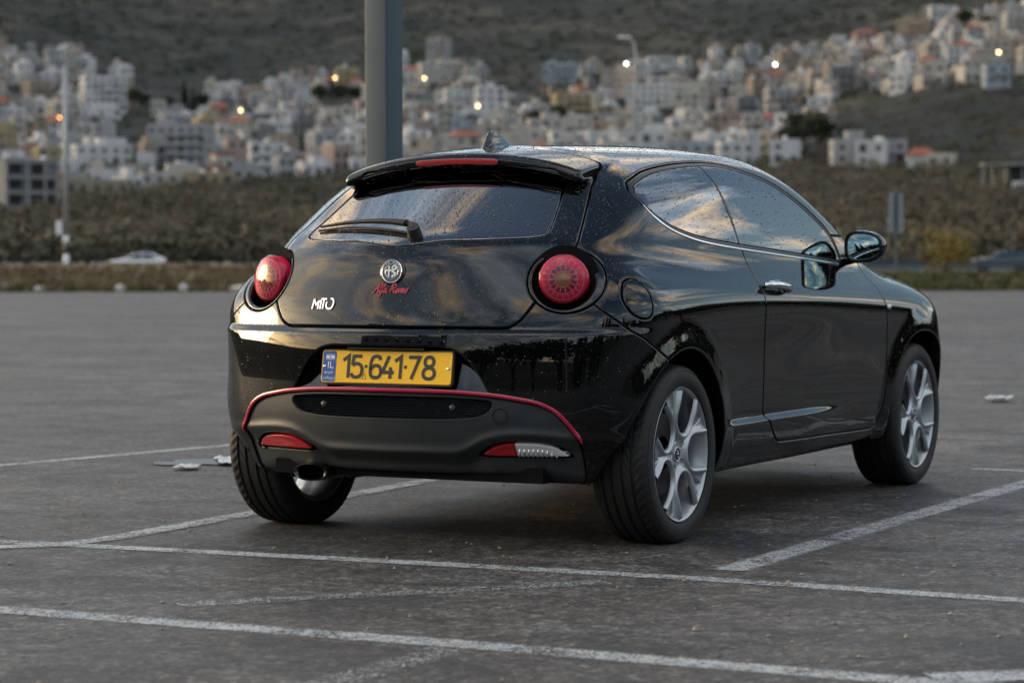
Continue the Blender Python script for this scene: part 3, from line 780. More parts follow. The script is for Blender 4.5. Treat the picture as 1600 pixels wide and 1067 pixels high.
# ------------------------------------------------------------------ wheels (axis along y, outer face towards -y)
def build_wheel():
    w_ = empty('wheel')
    # tyre
    TW, TR, RR = .108, .308, .2165
    ns = 288; prof = [(RR - .004, -.080), (RR + .003, -.094), (RR + .016, -.1015), (.245, -.1075), (.262, -.1085), (.279, -.1065), (.291, -.101), (.2975, -.096), (.3015, -.090), (.3040, -.084)]
    rows = [(r_, y_, 0) for r_, y_ in prof]
    gro = [-.055, -.019, .019, .055]; yy = np.linspace(-.079, .079, 64)
    for y_ in yy:
        d = min(abs(y_ - g_) for g_ in gro); crown = .308 - .0035 * (abs(y_) / .08) ** 2.5; rows.append((crown - (.007 if d < .0052 else 0), y_, 1 if d >= .0052 else 0))
    rows += [(r_, -y_, 0) for r_, y_ in prof[::-1]]
    A_ = np.zeros((ns, len(rows), 3)); k = np.arange(ns); th = 2 * PI * k / ns
    for j, (r_, y_, tr_) in enumerate(rows):
        rad = np.full(ns, r_)
        sh = abs(y_)
        if tr_ and sh > .058 or (.084 <= sh <= .0965 and r_ > .295):
            rad = rad - np.where((k + int(sh * 140)) % 5 < 1.2, .0024, 0)
        elif tr_ and sh > .022 and sh < .052:
            rad = rad - np.where((k + int(y_ * 300)) % 6 < 1.1, .0014, 0)
        if sh > .1 and .25 < r_ < .275: rad = rad
        A_[:, j, 0] = rad * np.cos(th); A_[:, j, 1] = y_; A_[:, j, 2] = rad * np.sin(th)
    m = len(rows); I = (k[:, None] * m + np.arange(m - 1)[None]); I2 = (((k + 1) % ns)[:, None] * m + np.arange(m - 1)[None])
    Q_ = np.stack([I, I + 1, I2 + 1, I2], 2).reshape(-1, 4)
    V = A_.reshape(-1, 3)
    # contact patch: the tyre sits flat on the road
    me = mesh_from('tyre', V, Q_[:, ::-1], 'tyre_rubber')
    bm = bmesh.new(); bm.from_mesh(me); bmesh.ops.recalc_face_normals(bm, faces=bm.faces)
    for e_ in bm.edges:
        if len(e_.link_faces) == 2 and e_.calc_face_angle() > R(35): e_.smooth = False
    bm.to_mesh(me); bm.free()
    ty = link('tyre', me, w_)
    lt = MB()   # raised sidewall rings
    for r0 in (.232, .285): lt.lathe([(r0 - .002, -.1035 if r0 < .24 else -.1022), (r0, -.1066 if r0 < .24 else -.1062), (r0 + .002, -.1045 if r0 < .24 else -.1016)], 96, 'y')
    lt.build('sidewall_ring', 'tyre_rubber', ty, smooth=True)
    # rim barrel and lip
    rbm = MB(); rbm.lathe([(.2165, -.090), (.2290, -.0955), (.2300, -.0985), (.2275, -.1005), (.2225, -.0990), (.2165, -.090), (.2085, -.075), (.199, -.05), (.192, -.01), (.196, .06), (.214, .085), (.222, .092), (.222, .097), (.214, .095), (.205, .085)], 96, 'y'); rim = rbm.build('rim', 'silver_rim', w_, angle=R(40))
    # five looped spokes: a dished disc with five U-shaped windows
    nr, nth = 46, 540; rg = np.linspace(.018, .2185, nr); tg = 2 * PI * np.arange(nth) / nth
    X = rg[:, None] * np.cos(tg)[None]; Z = rg[:, None] * np.sin(tg)[None]
    def hole(x, z):
        d = np.full(x.shape, 9.)
        for i in range(5):
            a_ = 2 * PI * i / 5 + R(0); c_, s_ = math.cos(a_), math.sin(a_); u = x * c_ + z * s_; v = -x * s_ + z * c_
            du = np.maximum(.131 - u, 0); rad = .0525 + .02 * np.clip(u - .131, 0, .08)
            d = np.minimum(d, np.where(u > 0, np.sqrt(du ** 2 + v ** 2) - rad, 9))
        return d
    def vee(x, z):
        d = np.full(x.shape, 9.)
        for i in range(5):
            a_ = 2 * PI * (i + .5) / 5; c_, s_ = math.cos(a_), math.sin(a_); u = x * c_ + z * s_; v = -x * s_ + z * c_
            d = np.minimum(d, np.where(u > 0, np.maximum(np.abs(v) - np.clip((u - .155) * .22, -.02, .0105), 0.150 - u), 9))
        return d
    H_, Vv = hole(X, Z), vee(X, Z); r_ = np.sqrt(X * X + Z * Z)
    base_h = -.082 - .010 * sstep(.10, .20, r_) + .020 * sstep(.075, .03, r_) * 0
    lip = .014 * np.exp(-((H_ - .014) / .013) ** 2); dish = -.012 * sstep(.045, .02, np.abs(H_ - .045)) * 0
    hubdish = .016 * (1 - sstep(.028, .060, r_)); lug = np.zeros_like(r_)
    for i in range(5):
        a_ = 2 * PI * (i + .5) / 5; lug = np.maximum(lug, 1 - sstep(.008, .013, np.sqrt((X - .052 * math.cos(a_)) ** 2 + (Z - .052 * math.sin(a_)) ** 2)))
    valley = .030 * (1 - sstep(-.003, .007, Vv)) * sstep(.145, .18, r_)
    Y = base_h - lip + hubdish * 0 + valley + .014 * lug + .012 * sstep(.035, .05, H_) * (r_ < .13) * 0
    A_ = np.stack([X, Y, Z], 2).reshape(-1, 3)
    i0 = np.arange(nr - 1)[:, None] * nth + np.arange(nth)[None]; i1 = np.arange(nr - 1)[:, None] * nth + ((np.arange(nth) + 1) % nth)[None]
    T_ = np.concatenate([np.stack([i0, i1, i1 + nth], 2).reshape(-1, 3), np.stack([i0, i1 + nth, i0 + nth], 2).reshape(-1, 3)])
    # normals
    fnm = np.cross(A_[T_[:, 1]] - A_[T_[:, 0]], A_[T_[:, 2]] - A_[T_[:, 0]]); 
    if fnm[:, 1].sum() > 0: T_ = T_[:, ::-1]; fnm = -fnm
    Nn = np.zeros_like(A_)
    for c_ in range(3): np.add.at(Nn, T_[:, c_], fnm)
    A6 = np.concatenate([A_, nrm(Nn)], 1)
    hf = lambda P: -hole(P[:, 0], P[:, 2])
    A6, T_ = edge_finish((A6, T_), hf, 0, .0035, .006, .0)
    # walls of the windows go straight back
    a1, t1, e1, _, _, _ = cut(A6, T_, hf(A6[:, :3]) + .0003)
    us = np.unique(e1); mp_ = np.full(len(a1), -1); mp_[us] = np.arange(len(us)); kk = len(us); D = pgrad(hf, a1[us, :3]); D[:, 1] = 0
    f0 = np.concatenate([a1[us, :3], nrm(D)], 1); f1 = f0.copy(); f1[:, 1] = f1[:, 1] + .045; i_, j_ = mp_[e1[:, 0]], mp_[e1[:, 1]]
    tf = np.concatenate([np.stack([j_, i_, i_ + kk], 1), np.stack([j_, i_ + kk, j_ + kk], 1)])
    A6, T_ = joinm((a1, t1), (np.concatenate([f0, f1]), tf))
    link('spokes', mesh_from('spokes', A6[:, :3], T_, 'silver_rim', N=A6[:, 3:]), rim)
    hc = MB(); hc.lathe([(.026, -.076), (.026, -.0855), (.0235, -.0875), (.021, -.0862), (.001, -.0868)], 40, 'y'); hub = hc.build('hub_cap', 'silver_rim', w_, angle=R(40))
    hb = MB(); hb.lathe([(.0195, -.0870), (.0005, -.0872)], 32, 'y'); hb.build('hub_emblem', 'black_trim', hub)
    hs = MB(); hs.tube([(-.009, -.0878, .010), (-.004, -.0878, .012), (.002, -.0878, .006), (-.003, -.0878, 0), (.004, -.0878, -.006), (.0, -.0878, -.012)], .0022, 6); hs.build('hub_mark', 'chrome', hub)
    bd = MB(); bd.lathe([(.06, -.030), (.138, -.030), (.138, -.012), (.06, -.012)], 64, 'y', close=True); bd.build('brake_disc', 'brake_metal', w_, angle=R(40))
    bc = MB(); bc.box((-.115, -.022, .02), (.06, .07, .13)); bc.build('brake_caliper', 'brake_metal', w_)
    bp = MB(); bp.lathe([(.001, .050), (.145, .050)], 48, 'y'); bp.build('brake_shield', 'inner_dark', w_)
    return w_
wh = build_wheel()
spots = [(0, -1, R(0)), (AX_F, -1, R(-4)), (0, 1, R(50)), (AX_F, 1, R(20))]
for i, (ax, sd_, rot) in enumerate(spots):
    o = wh if i == 0 else copy_tree(wh)
    o.parent = car; o.location = (ax, sd_ * .725, .3035); o.rotation_euler = (0, rot, 0 if sd_ < 0 else PI)
    if sd_ > 0: o.rotation_euler = (0, rot, PI)

# ------------------------------------------------------------------ door mirror, handle, repeater
for sd_ in (-1, 1):
    mr = empty('door_mirror', (1.80, sd_ * .835, 1.02), parent=car)
    V = []; F_ = []; nu, nv = 14, 24
    for i in range(nu):
        t = i / (nu - 1); x_ = -.010 + .105 * t; sc_ = math.sqrt(max(0, 1 - (max(0, t - .12) / .88) ** 2.3)) if t > .12 else 1 - (.12 - t) * .35
        for k in range(nv):
            w_ = 2 * PI * k / nv; c_, s_ = math.cos(w_), math.sin(w_); ex_ = .78
            yy = .084 * sc_ * math.copysign(abs(c_) ** ex_, c_); zz_ = .066 * sc_ * math.copysign(abs(s_) ** ex_, s_) * (1.0 - .16 * c_)
            V.append((x_, sd_ * (yy + .012 * t), zz_ - .008 * t))
    for i in range(nu - 1):
        for k in range(nv): F_.append((i * nv + k, i * nv + (k + 1) % nv, (i + 1) * nv + (k + 1) % nv, (i + 1) * nv + k))
    mm = MB(); mm.add(V, F_); mm.build('mirror_housing', 'gloss_black', mr, angle=R(60))
    gm = MB(); q = [(-.006, sd_ * .073 * math.copysign(abs(math.cos(2 * PI * k / 28)) ** .75, math.cos(2 * PI * k / 28)), .056 * math.copysign(abs(math.sin(2 * PI * k / 28)) ** .75, math.sin(2 * PI * k / 28)) * (1 - .16 * math.cos(2 * PI * k / 28))) for k in range(28)]
    rings = [[(-.0055 - .0035 * (1 - f_ * f_), y_ * f_, z_ * f_) for _, y_, z_ in q] for f_ in (1, .8, .6, .4, .2, .01)]; gm.add([p_ for r_ in rings for p_ in r_], [(i * 28 + k, i * 28 + (k + 1) % 28, (i + 1) * 28 + (k + 1) % 28, (i + 1) * 28 + k) for i in range(5) for k in range(28)]); go = gm.build('mirror_pane', 'mirror_glass', mr, smooth=True)
    bz_ = MB(); bz_.tube([np.array(p_) for p_ in q + [q[0]]], .0065, 6, cap=False); bz_.build('mirror_rim', 'black_trim', mr, smooth=True)
    st = MB(); st.tube([(.05, -sd_ * .11, -.062), (.035, -sd_ * .07, -.058), (.025, -sd_ * .02, -.045)], [.030, .024, .022], 12, flat=.6); st.build('mirror_arm', 'gloss_black', mr, smooth=True)
    mr.rotation_euler = (0, 0, 0)
    # black sail in front of the door glass
    # handle
    yh = ys(.86, .868)
    dh = empty('door_handle', (.86, sd_ * yh, .868), parent=DOORS[sd_]); dh.rotation_euler = (0, 0, 0)
    hb = MB(); path = [(-.10, sd_ * .004, .004), (-.085, sd_ * .026, .006), (-.03, sd_ * .036, .004), (.04, sd_ * .036, -.002), (.085, sd_ * .028, -.009), (.105, sd_ * .006, -.014)]
    hb.tube(catmull(path, 5, False), [.009] + [.016] * 3 + [.019] * 19 + [.016, .013, .009], 12, flat=.8); hb.build('grip', 'chrome', dh, smooth=True)
    cu = MB(); V = []; F_ = []
    for i, (s_, d_) in enumerate(((1.0, .002), (.86, .004), (.7, .0022), (.3, .0012))):
        for k in range(24): w_ = 2 * PI * k / 24; V.append((.028 + .07 * s_ * math.cos(w_), sd_ * (d_ + .001), -.008 + .034 * s_ * math.sin(w_)))
    for i in range(3):
        for k in range(24): F_.append((i * 24 + k, i * 24 + (k + 1) % 24, (i + 1) * 24 + (k + 1) % 24, (i + 1) * 24 + k))
    F_.append(tuple(72 + k for k in range(24))); cu.add(V, F_); cu.build('handle_cup', 'gloss_black', dh, smooth=True)
    lk = MB(); lk.lathe([(.011, 0), (.011, .012), (.001, .013)], 16, 'y', (.070, 0, -.018)); lo_ = lk.build('lock', 'chrome', dh, smooth=True); lo_.scale = (1, sd_, 1)
    rp_ = MB(); rp_.lathe([(.016, 0), (.014, .006), (.001, .009)], 20, 'y'); ro_ = rp_.build('side_repeater', 'clear_lamp', car, smooth=True); ro_.location = (2.126, sd_ * (ys(2.126, .772)), .772); ro_.scale = (1.2, sd_, .7)
# sail triangles where the mirrors stand
# ------------------------------------------------------------------ cabin
ca = MB()
for y_ in (-.36, .36): pass
def seat(name, x, y, w_):
    s_ = empty(name, (x, y, .30), parent=car)
    a_ = MB(); a_.box((.25, 0, .16), (.50, w_, .18)); bevel(a_.build('cushion', 'seat_cloth', s_), .05, 3)
    b_ = MB(); V = [(-.06, -w_ / 2, .2), (.10, -w_ / 2, .2), (-.06, w_ / 2, .2), (.10, w_ / 2, .2), (-.22, -w_ * .42, .74), (-.10, -w_ * .42, .74), (-.22, w_ * .42, .74), (-.10, w_ * .42, .74)]
    b_.add(V, [(0, 1, 3, 2), (4, 6, 7, 5), (0, 4, 5, 1), (2, 3, 7, 6), (0, 2, 6, 4), (1, 5, 7, 3)]); bevel(b_.build('backrest', 'seat_cloth', s_), .05, 3)
    return s_
for y_ in (-.36, .36):
    s_ = seat('front_seat', 1.05, y_, .50); h_ = MB(); h_.box((-.20, 0, .85), (.10, .26, .17)); bevel(h_.build('headrest', 'seat_cloth', s_), .04, 3)
rs = seat('rear_seat', .25, 0, 1.12)
for y_ in (-.34, .34): h_ = MB(); h_.box((-.21, y_, .80), (.08, .24, .12)); bevel(h_.build('headrest', 'seat_cloth', rs), .03, 3)
d_ = MB(); V = []; F_ = []
for i, (x_, z_) in enumerate([(2.25, .93), (2.0, .97), (1.8, .95), (1.72, .88), (1.74, .70)]):
    for y_ in (-.70, .70): V.append((x_, y_, z_))
for i in range(4): F_.append((2 * i, 2 * i + 1, 2 * i + 3, 2 * i + 2))
d_.add(V, F_).build('dashboard', 'dash_plastic', car)
stw = MB(); n = 36; stw.tube([(1.62 + .075 * math.sin(2 * PI * k / n), .36 + .18 * math.cos(2 * PI * k / n), .92 + .165 * math.sin(2 * PI * k / n)) for k in range(n + 1)], .015, 8, cap=False); stw.tube([(1.62, .20, .92), (1.62, .52, .92)], .02, 8); stw.tube([(1.62, .36, .92), (1.85, .36, .84)], .03, 8); stw.build('steering_wheel', 'dash_plastic', car, smooth=True)

# ------------------------------------------------------------------ number plate, badges, lettering
def stroke2d(path, w, z0, h, smooth=True):
    """flat pen stroke with mitred turns: returns V,F in the xy plane raised to z0+h"""
    P = catmull(path, 5, False) if smooth and len(path) > 2 else np.array(path, float); n = len(P); V = []; F_ = []
    for i in range(n):
        a = P[i] - P[i - 1] if i else P[1] - P[0]; b = P[i + 1] - P[i] if i < n - 1 else P[-1] - P[-2]
        a = a / (np.linalg.norm(a) + 1e-12); b = b / (np.linalg.norm(b) + 1e-12); t = a + b; t = t / (np.linalg.norm(t) + 1e-9); nn_ = np.array([-t[1], t[0]]); k = min(1 / max(abs(nn_ @ np.array([-b[1], b[0]])), .45), 2.0)
        for s_ in (-1, 1):
            q = P[i] + nn_ * s_ * w / 2 * k; V += [(q[0], q[1], z0), (q[0], q[1], z0 + h)]
    for i in range(n - 1):
        o = 4 * i; F_ += [(o + 1, o + 5, o + 7, o + 3), (o, o + 1, o + 5, o + 4), (o + 2, o + 6, o + 7, o + 3)]
    F_ += [(0, 2, 3, 1), (4 * n - 4, 4 * n - 3, 4 * n - 1, 4 * n - 2)]
    return V, F_
DIG = {'1': [[(.06, .76), (.30, .955), (.30, 0)]], '5': [[(.46, .95), (.12, .95), (.08, .56)], [(.08, .55), (.2, .62), (.35, .61), (.46, .5), (.49, .33), (.44, .13), (.28, .035), (.12, .07), (.04, .2)]],
       '6': [[(.45, .80), (.41, .92), (.28, .965), (.15, .91), (.07, .72), (.05, .32), (.11, .09), (.27, .03), (.43, .09), (.49, .29), (.43, .5), (.28, .56), (.14, .5), (.07, .36)]],
       '4': [[(.30, .98), (.05, .27), (.52, .27)], [(.38, .50), (.38, 0)]], '7': [[(.02, .945), (.47, .945), (.16, 0)]],
       '8': [[(.27, .535), (.41, .62), (.45, .77), (.39, .92), (.27, .965), (.15, .92), (.09, .77), (.13, .62), (.27, .535)], [(.27, .525), (.43, .44), (.50, .27), (.44, .09), (.27, .03), (.10, .09), (.04, .27), (.11, .44), (.27, .525)]]}
plate = empty('number_plate', parent=car); place(plate, (-.5745, 0, .606), (-math.cos(.155), 0, math.sin(.155)))
PW, PH = .504, .109
def rrect(w, h, r_, n=6):
    q = []
    for cx, cy, a0 in ((w / 2 - r_, h / 2 - r_, 0), (-w / 2 + r_, h / 2 - r_, 90), (-w / 2 + r_, -h / 2 + r_, 180), (w / 2 - r_, -h / 2 + r_, 270)):
        for k in range(n + 1): q.append((cx + r_ * math.cos(R(a0 + 90 * k / n)), cy + r_ * math.sin(R(a0 + 90 * k / n))))
    return q
MB().prism(rrect(PW + .010, PH + .010, .012), -.012, -.002).build('plate_holder', 'plate_frame', plate)
MB().prism(rrect(PW, PH, .008), -.001, .002).build('plate_sheet', 'plate_yellow', plate)
bw = .052; bx = -PW / 2 + .003 + bw / 2
bo = MB().prism([(x + bx, y) for x, y in rrect(bw, PH - .006, .006)], .002, .0024).build('blue_band', 'plate_blue', plate)
rimm = MB(); q = rrect(PW - .003, PH - .003, .0075); rimm.tube([(x, y, .002) for x, y in q + [q[0]]], .0013, 5, cap=False); rimm.build('plate_edge', 'plate_yellow', plate, smooth=True)
px2u = lambda p_: (p_ - 742) * .000347
DH = .0775
for ch, x0 in (('1', 237), ('5', 340), ('6', 553), ('4', 690), ('1', 824), ('7', 985), ('8', 1147)):
    g_ = MB()
    for i, st_ in enumerate(DIG[ch]):
        V, F_ = stroke2d([(px2u(x0) + u * .094, -DH / 2 + .001 + v * DH) for u, v in st_], .0118, .0022 + .0002 * i, .0010, ch in '5686' and not (ch == '5' and i == 0)); g_.add(V, F_)
    g_.build('digit', 'plate_ink', plate)
for x0 in (516, 958):
    g_ = MB(); g_.box((px2u(x0), .002, .0027), (.0095, .0105, .001)); g_.build('separator', 'plate_ink', plate)
tri = MB(); V, F_ = stroke2d([(-.0085, -.009), (0, .009), (.0085, -.009), (-.0085, -.009)], .0014, .0022, .0005, False); tri.add([(x + px2u(500), y - .031, z) for x, y, z in V], F_); tri.build('test_mark', 'plate_ink', plate)
for x0 in (-PW / 2 + .010, PW / 2 - .013):
    sw = MB(); sw.lathe([(.0058, .0020), (.0050, .0042), (.002, .0048), (.0003, .0040)], 16, 'z', (x0, 0, 0)); sw.build('plate_screw', 'chrome', plate, smooth=True)
def text_mesh(txt, size, m, name, ext=.0004, align='CENTER'):
    cu_ = bpy.data.curves.new(name, 'FONT'); cu_.body = txt; cu_.size = size; cu_.extrude = ext; cu_.align_x = align; cu_.align_y = 'CENTER'; cu_.resolution_u = 3
    o = bpy.data.objects.new(name, cu_); COL.objects.link(o); dg = bpy.context.evaluated_depsgraph_get(); me = bpy.data.meshes.new_from_object(o.evaluated_get(dg))
    bpy.data.objects.remove(o); bpy.data.curves.remove(cu_); me.name = name; me.materials.clear(); me.materials.append(MAT[m]); return me
t_ = link('country_code', text_mesh('IL', .034, 'plate_white', 'country_code'), plate, (bx + .004, .004, .0029))
t_ = link('country_name', text_mesh('ישראל', .0135, 'plate_white', 'country_name'), plate, (bx - .001, -.022, .0029))
t_ = link('country_name', text_mesh('إسرائيل', .0135, 'plate_white', 'country_name'), plate, (bx - .002, -.0375, .0029))
fm = MB(); fm.box((bx + .002, .0375, .0026), (.034, .0022, .0004)); fm.box((bx + .002, .0255, .0026), (.034, .0022, .0004)); fm.add([(x + bx + .002, y + .0315, z) for x, y, z in stroke2d([(-.0045, -.003), (.0045, -.003), (0, .0045), (-.0045, -.003)], .0011, .0025, .0003, False)[0]], stroke2d([(-.0045, -.003), (.0045, -.003), (0, .0045), (-.0045, -.003)], .0011, .0025, .0003, False)[1])
fw_ = MB(); fw_.box((bx + .002, .0315, .00245), (.034, .017, .0003)); fw_.build('flag', 'plate_white', plate); fm.build('flag_mark', 'plate_blue', plate)
# plate lamp housing above
pl_ = MB(); pl_.box((-.567, 0, .6685), (.03, .30, .008)); pl_.build('plate_light', 'black_trim', rbump)

# round emblem on the tailgate
ez = .926; ex_ = xr(0, ez); en = fgrad(ex_, 0, ez)
em = empty('emblem', parent=tailgate); place(em, np.array([ex_, 0, ez]), en)
mat('emblem_dark', (.03, .032, .036), .3, .3, coat=1); mat('emblem_silver', (.62, .64, .68), .22, .9)
MB().lathe([(.049, -.004), (.049, .001), (.046, .003), (.0405, .003), (.0405, .006), (.001, .006)], 56, 'z').build('emblem_base', 'gloss_black', em, angle=R(40))
MB().lathe([(.0405, .004), (.0395, .0085), (.0375, .0092), (.0362, .0075)], 56, 'z').build('emblem_ring', 'chrome', em, smooth=True)
MB().lathe([(.0362, .0066), (.001, .0066)], 56, 'z').build('emblem_field', 'emblem_dark', em)
MB().lathe([(.0255, .0068), (.0250, .0084), (.0240, .0084), (.0236, .0072)], 48, 'z').build('emblem_inner_ring', 'chrome', em, smooth=True)
cr = MB(); cr.box((-.0105, .0, .0078), (.0058, .037, .0012)); cr.box((-.0105, .0035, .0081), (.0215, .0058, .0012)); cr.build('emblem_cross', 'emblem_silver', em)
sp_ = MB()
V, F_ = stroke2d([(.004, .017), (.010, .020), (.0165, .015), (.014, .009), (.006, .006), (.0035, .0), (.010, -.003), (.0155, -.007), (.011, -.013), (.005, -.014), (.003, -.020)], .0062, .0072, .0012); sp_.add(V, F_)
V, F_ = stroke2d([(.004, .017), (.001, .011), (.003, .008)], .0045, .0074, .0012); sp_.add(V, F_); sp_.build('emblem_serpent', 'emblem_silver', em)
for i, ch in enumerate('ALFA ROMEO'):
    if ch == ' ': continue
    a_ = R(166 - 17.0 * i); o = link('emblem_letter', text_mesh(ch, .0118, 'emblem_silver', 'emblem_letter', .0005), em, (.0308 * math.cos(a_), .0308 * math.sin(a_), .0072)); o.rotation_euler = (0, 0, a_ - PI / 2)
# red script under it
sz = .864; sx_ = xr(0, sz); sn = fgrad(sx_, 0, sz); sc_ = empty('script_badge', parent=tailgate); place(sc_, np.array([sx_, 0, sz]) + sn * .001, sn)
SCR = [[(0, .2), (.3, 0), (.75, .8), (1.15, 1.9), (1.28, 1.8), (1.25, .6), (1.35, .05), (1.6, .2)], [(.5, .8), (.9, .92), (1.3, .85)], [(1.6, .2), (2.0, 1.2), (2.12, 1.85), (1.95, 1.95), (1.82, .6), (1.95, .05), (2.2, .3)],
       [(2.2, .3), (2.6, 1.3), (2.78, 1.85), (2.55, 1.95), (2.42, .5), (2.25, -.8), (2.05, -.85), (2.3, -.1), (2.85, .3)], [(3.42, .85), (3.15, 1), (2.92, .5), (3.05, .05), (3.3, .3), (3.47, .95), (3.42, .2), (3.58, .05), (3.85, .35)],
       [(4.5, 0), (4.72, 1), (4.95, 1.85)], [(4.35, 1.35), (4.7, 1.95), (5.35, 2.0), (5.6, 1.55), (5.35, 1.1), (4.9, 1.02), (5.25, .5), (5.5, .05), (5.85, .3)], [(6.22, .95), (5.97, .6), (6.05, .08), (6.33, .08), (6.48, .6), (6.25, .95), (6.6, .82)],
       [(6.68, 0), (6.85, .95)], [(6.76, .5), (7.05, .97), (7.15, .75), (7.10, 0)], [(7.14, .5), (7.42, .97), (7.52, .75), (7.45, .1), (7.65, .15)], [(7.7, .45), (8.05, .72), (7.95, 1.0), (7.72, .6), (7.8, .08), (8.15, .25)], [(8.55, .95), (8.3, .6), (8.38, .08), (8.66, .08), (8.8, .6), (8.58, .95), (9.1, 1.05)]]
sb_ = MB()
for i, st_ in enumerate(SCR):
    V, F_ = stroke2d([(.0152 * (u - 4.5) + .004 * (v - .5), .0150 * (v - .6)) for u, v in st_], .0038, .0004 * (i % 3), .0018); sb_.add(V, F_)
so_ = sb_.build('script_letters', 'red_badge', sc_)
# model badge on the left of the tailgate
mz, my = .817, .275; mx_ = xr(my, mz); mn = fgrad(mx_, my, mz); mbg = empty('model_badge', parent=tailgate); place(mbg, np.array([mx_, my, mz]) + mn * .001, mn)
for nm, sts in (('M', [[(-1.5, -.95), (-1.38, .75)], [(-1.40, .75), (-.98, -.25), (-.60, .45)], [(-.62, .45), (-.62, -.95)]]), ('i', [[(-.28, -.95), (-.28, .25)], [(-.5, .42), (-.22, .42)]]), ('T', [[(-.30, .78), (.55, .78)], [(.12, .72), (.12, -.95)]]), ('O', [[(1.12, .88), (1.50, .70), (1.64, .05), (1.46, -.70), (1.06, -.90), (.68, -.66), (.56, -.12), (.60, .30)]])):
    g_ = MB()
    for i, st_ in enumerate(sts):
        V, F_ = stroke2d([(.030 * u, .0205 * v) for u, v in st_], .0058, .0003 * i, .0028, nm == 'O'); g_.add(V, F_)
    g_.build('letter', 'chrome', mbg)
# small red badge low on the door's front edge
# ------------------------------------------------------------------ rain drops standing on the paint and glass
def drops(parts, n):
    out = []
    ws_ = []; tri_ = []
    for M, k in parts:
        a, b, c = M[0][M[1][:, 0]], M[0][M[1][:, 1]], M[0][M[1][:, 2]]; ar = np.linalg.norm(np.cross(b[:, :3] - a[:, :3], c[:, :3] - a[:, :3]), axis=1) / 2
        N = nrm(a[:, 3:] + b[:, 3:] + c[:, 3:]); z = a[:, 2]
        d_ = (.35 + 2.2 * np.clip(N[:, 2], 0, 1) + 1.2 * np.clip(-N[:, 0], 0, 1)) * np.clip((z - .42) / .4, .03, 1) * (N[:, 2] > -.35) * (a[:, 0] < 3.3)
        ws_.append(ar * d_ * k); tri_.append(np.stack([a, b, c], 1))
    W_ = np.concatenate(ws_); Tt = np.concatenate(tri_); i = RNG.choice(len(W_), n, p=W_ / W_.sum()); r1, r2 = RNG.random(n), RNG.random(n); s_ = np.sqrt(r1)
    q = Tt[i]; p_ = q[:, 0] * (1 - s_)[:, None] + q[:, 1] * (s_ * (1 - r2))[:, None] + q[:, 2] * (s_ * r2)[:, None]
    return p_
DP = []
for flip, n in ((1, 9000), (-1, 19000)):
    p_ = drops([(body_r if flip < 0 else body, 1), (hatch, 1.3), (bumper, .9), (door, .8), (rwin, 1.3), (qwin, .9), (dwin, .8), (hood, .5)], n)
    if flip < 0: p_ = p_ * [1, -1, 1, 1, -1, 1]
    DP.append(p_)
DP = np.concatenate(DP); DP = DP[~((DP[:, 0] > -.17) & (DP[:, 0] < .03) & (DP[:, 2] < 1.275) & (DP[:, 2] > 1.19) & (np.abs(DP[:, 1]) < .455))]; nd = len(DP); rad = np.clip(np.exp(RNG.normal(math.log(.00112), .42, nd)), .0006, .0030)
Nn = nrm(DP[:, 3:]); ta = nrm(np.cross(Nn, RNG.normal(size=(nd, 3)))); tb = np.cross(Nn, ta); asp = RNG.uniform(.75, 1.3, nd)
V = []
for rr_, hh in ((1, -.15), (.78, .38)):
    for k in range(8):
        w_ = 2 * PI * k / 8; V.append(DP[:, :3] + rad[:, None] * (ta * (rr_ * math.cos(w_)) * asp[:, None] + tb * (rr_ * math.sin(w_)) + Nn * hh))
V.append(DP[:, :3] + Nn * rad[:, None] * .55); V = np.stack(V, 1)
o_ = (np.arange(nd) * 17)[:, None]; Fq = np.concatenate([o_ + np.array([k, (k + 1) % 8, 8 + (k + 1) % 8, 8 + k])[None] for k in range(8)]); Ft = np.concatenate([o_ + np.array([8 + k, 8 + (k + 1) % 8, 16])[None] for k in range(8)])
me = bpy.data.meshes.new('rain_drops'); me.from_pydata(V.reshape(-1, 3).tolist(), [], Fq.tolist() + Ft.tolist()); me.update(); me.shade_smooth(); me.materials.append(MAT['drop_water'])
tag(link('rain_drops', me, car), kind='stuff')

# ------------------------------------------------------------------ the site: where things stand, as bearing and distance from the view point
def bear(px): return math.atan((px - 800) / FPX)
def at_d(px, d, z=0.):
    a = YAW - bear(px); return np.array([CAM[0] + d * math.cos(a), CAM[1] + d * math.sin(a), z])
_KP = [-300, 0, 300, 600, 900, 1200, 1300, 1450, 1600, 1900]
_KD = np.array([215, 300, 450, 650, 800, 1000, 1250, 1500, 2000, 2700.])
_YR = np.array([
    [412, 385, 340, 300, 258, 200, 130, 72, -40, -150], [412, 385, 340, 300, 258, 200, 130, 72, -40, -150], [412, 385, 335, 295, 258, 215, 175, 138, -20, -140],
    [412, 385, 335, 285, 245, 200, 150, 108, -40, -150], [412, 385, 330, 275, 235, 190, 140, 92, -40, -150], [412, 385, 330, 268, 225, 180, 125, 75, -50, -160],
    [412, 385, 328, 262, 200, 150, 110, 70, -60, -160], [412, 385, 325, 260, 150, 120, 80, 25, -80, -180], [412, 385, 325, 258, 140, 105, 65, 5, -90, -190], [412, 385, 325, 258, 140, 105, 65, 5, -90, -190.]])
_bp = spl_basis(_KP)
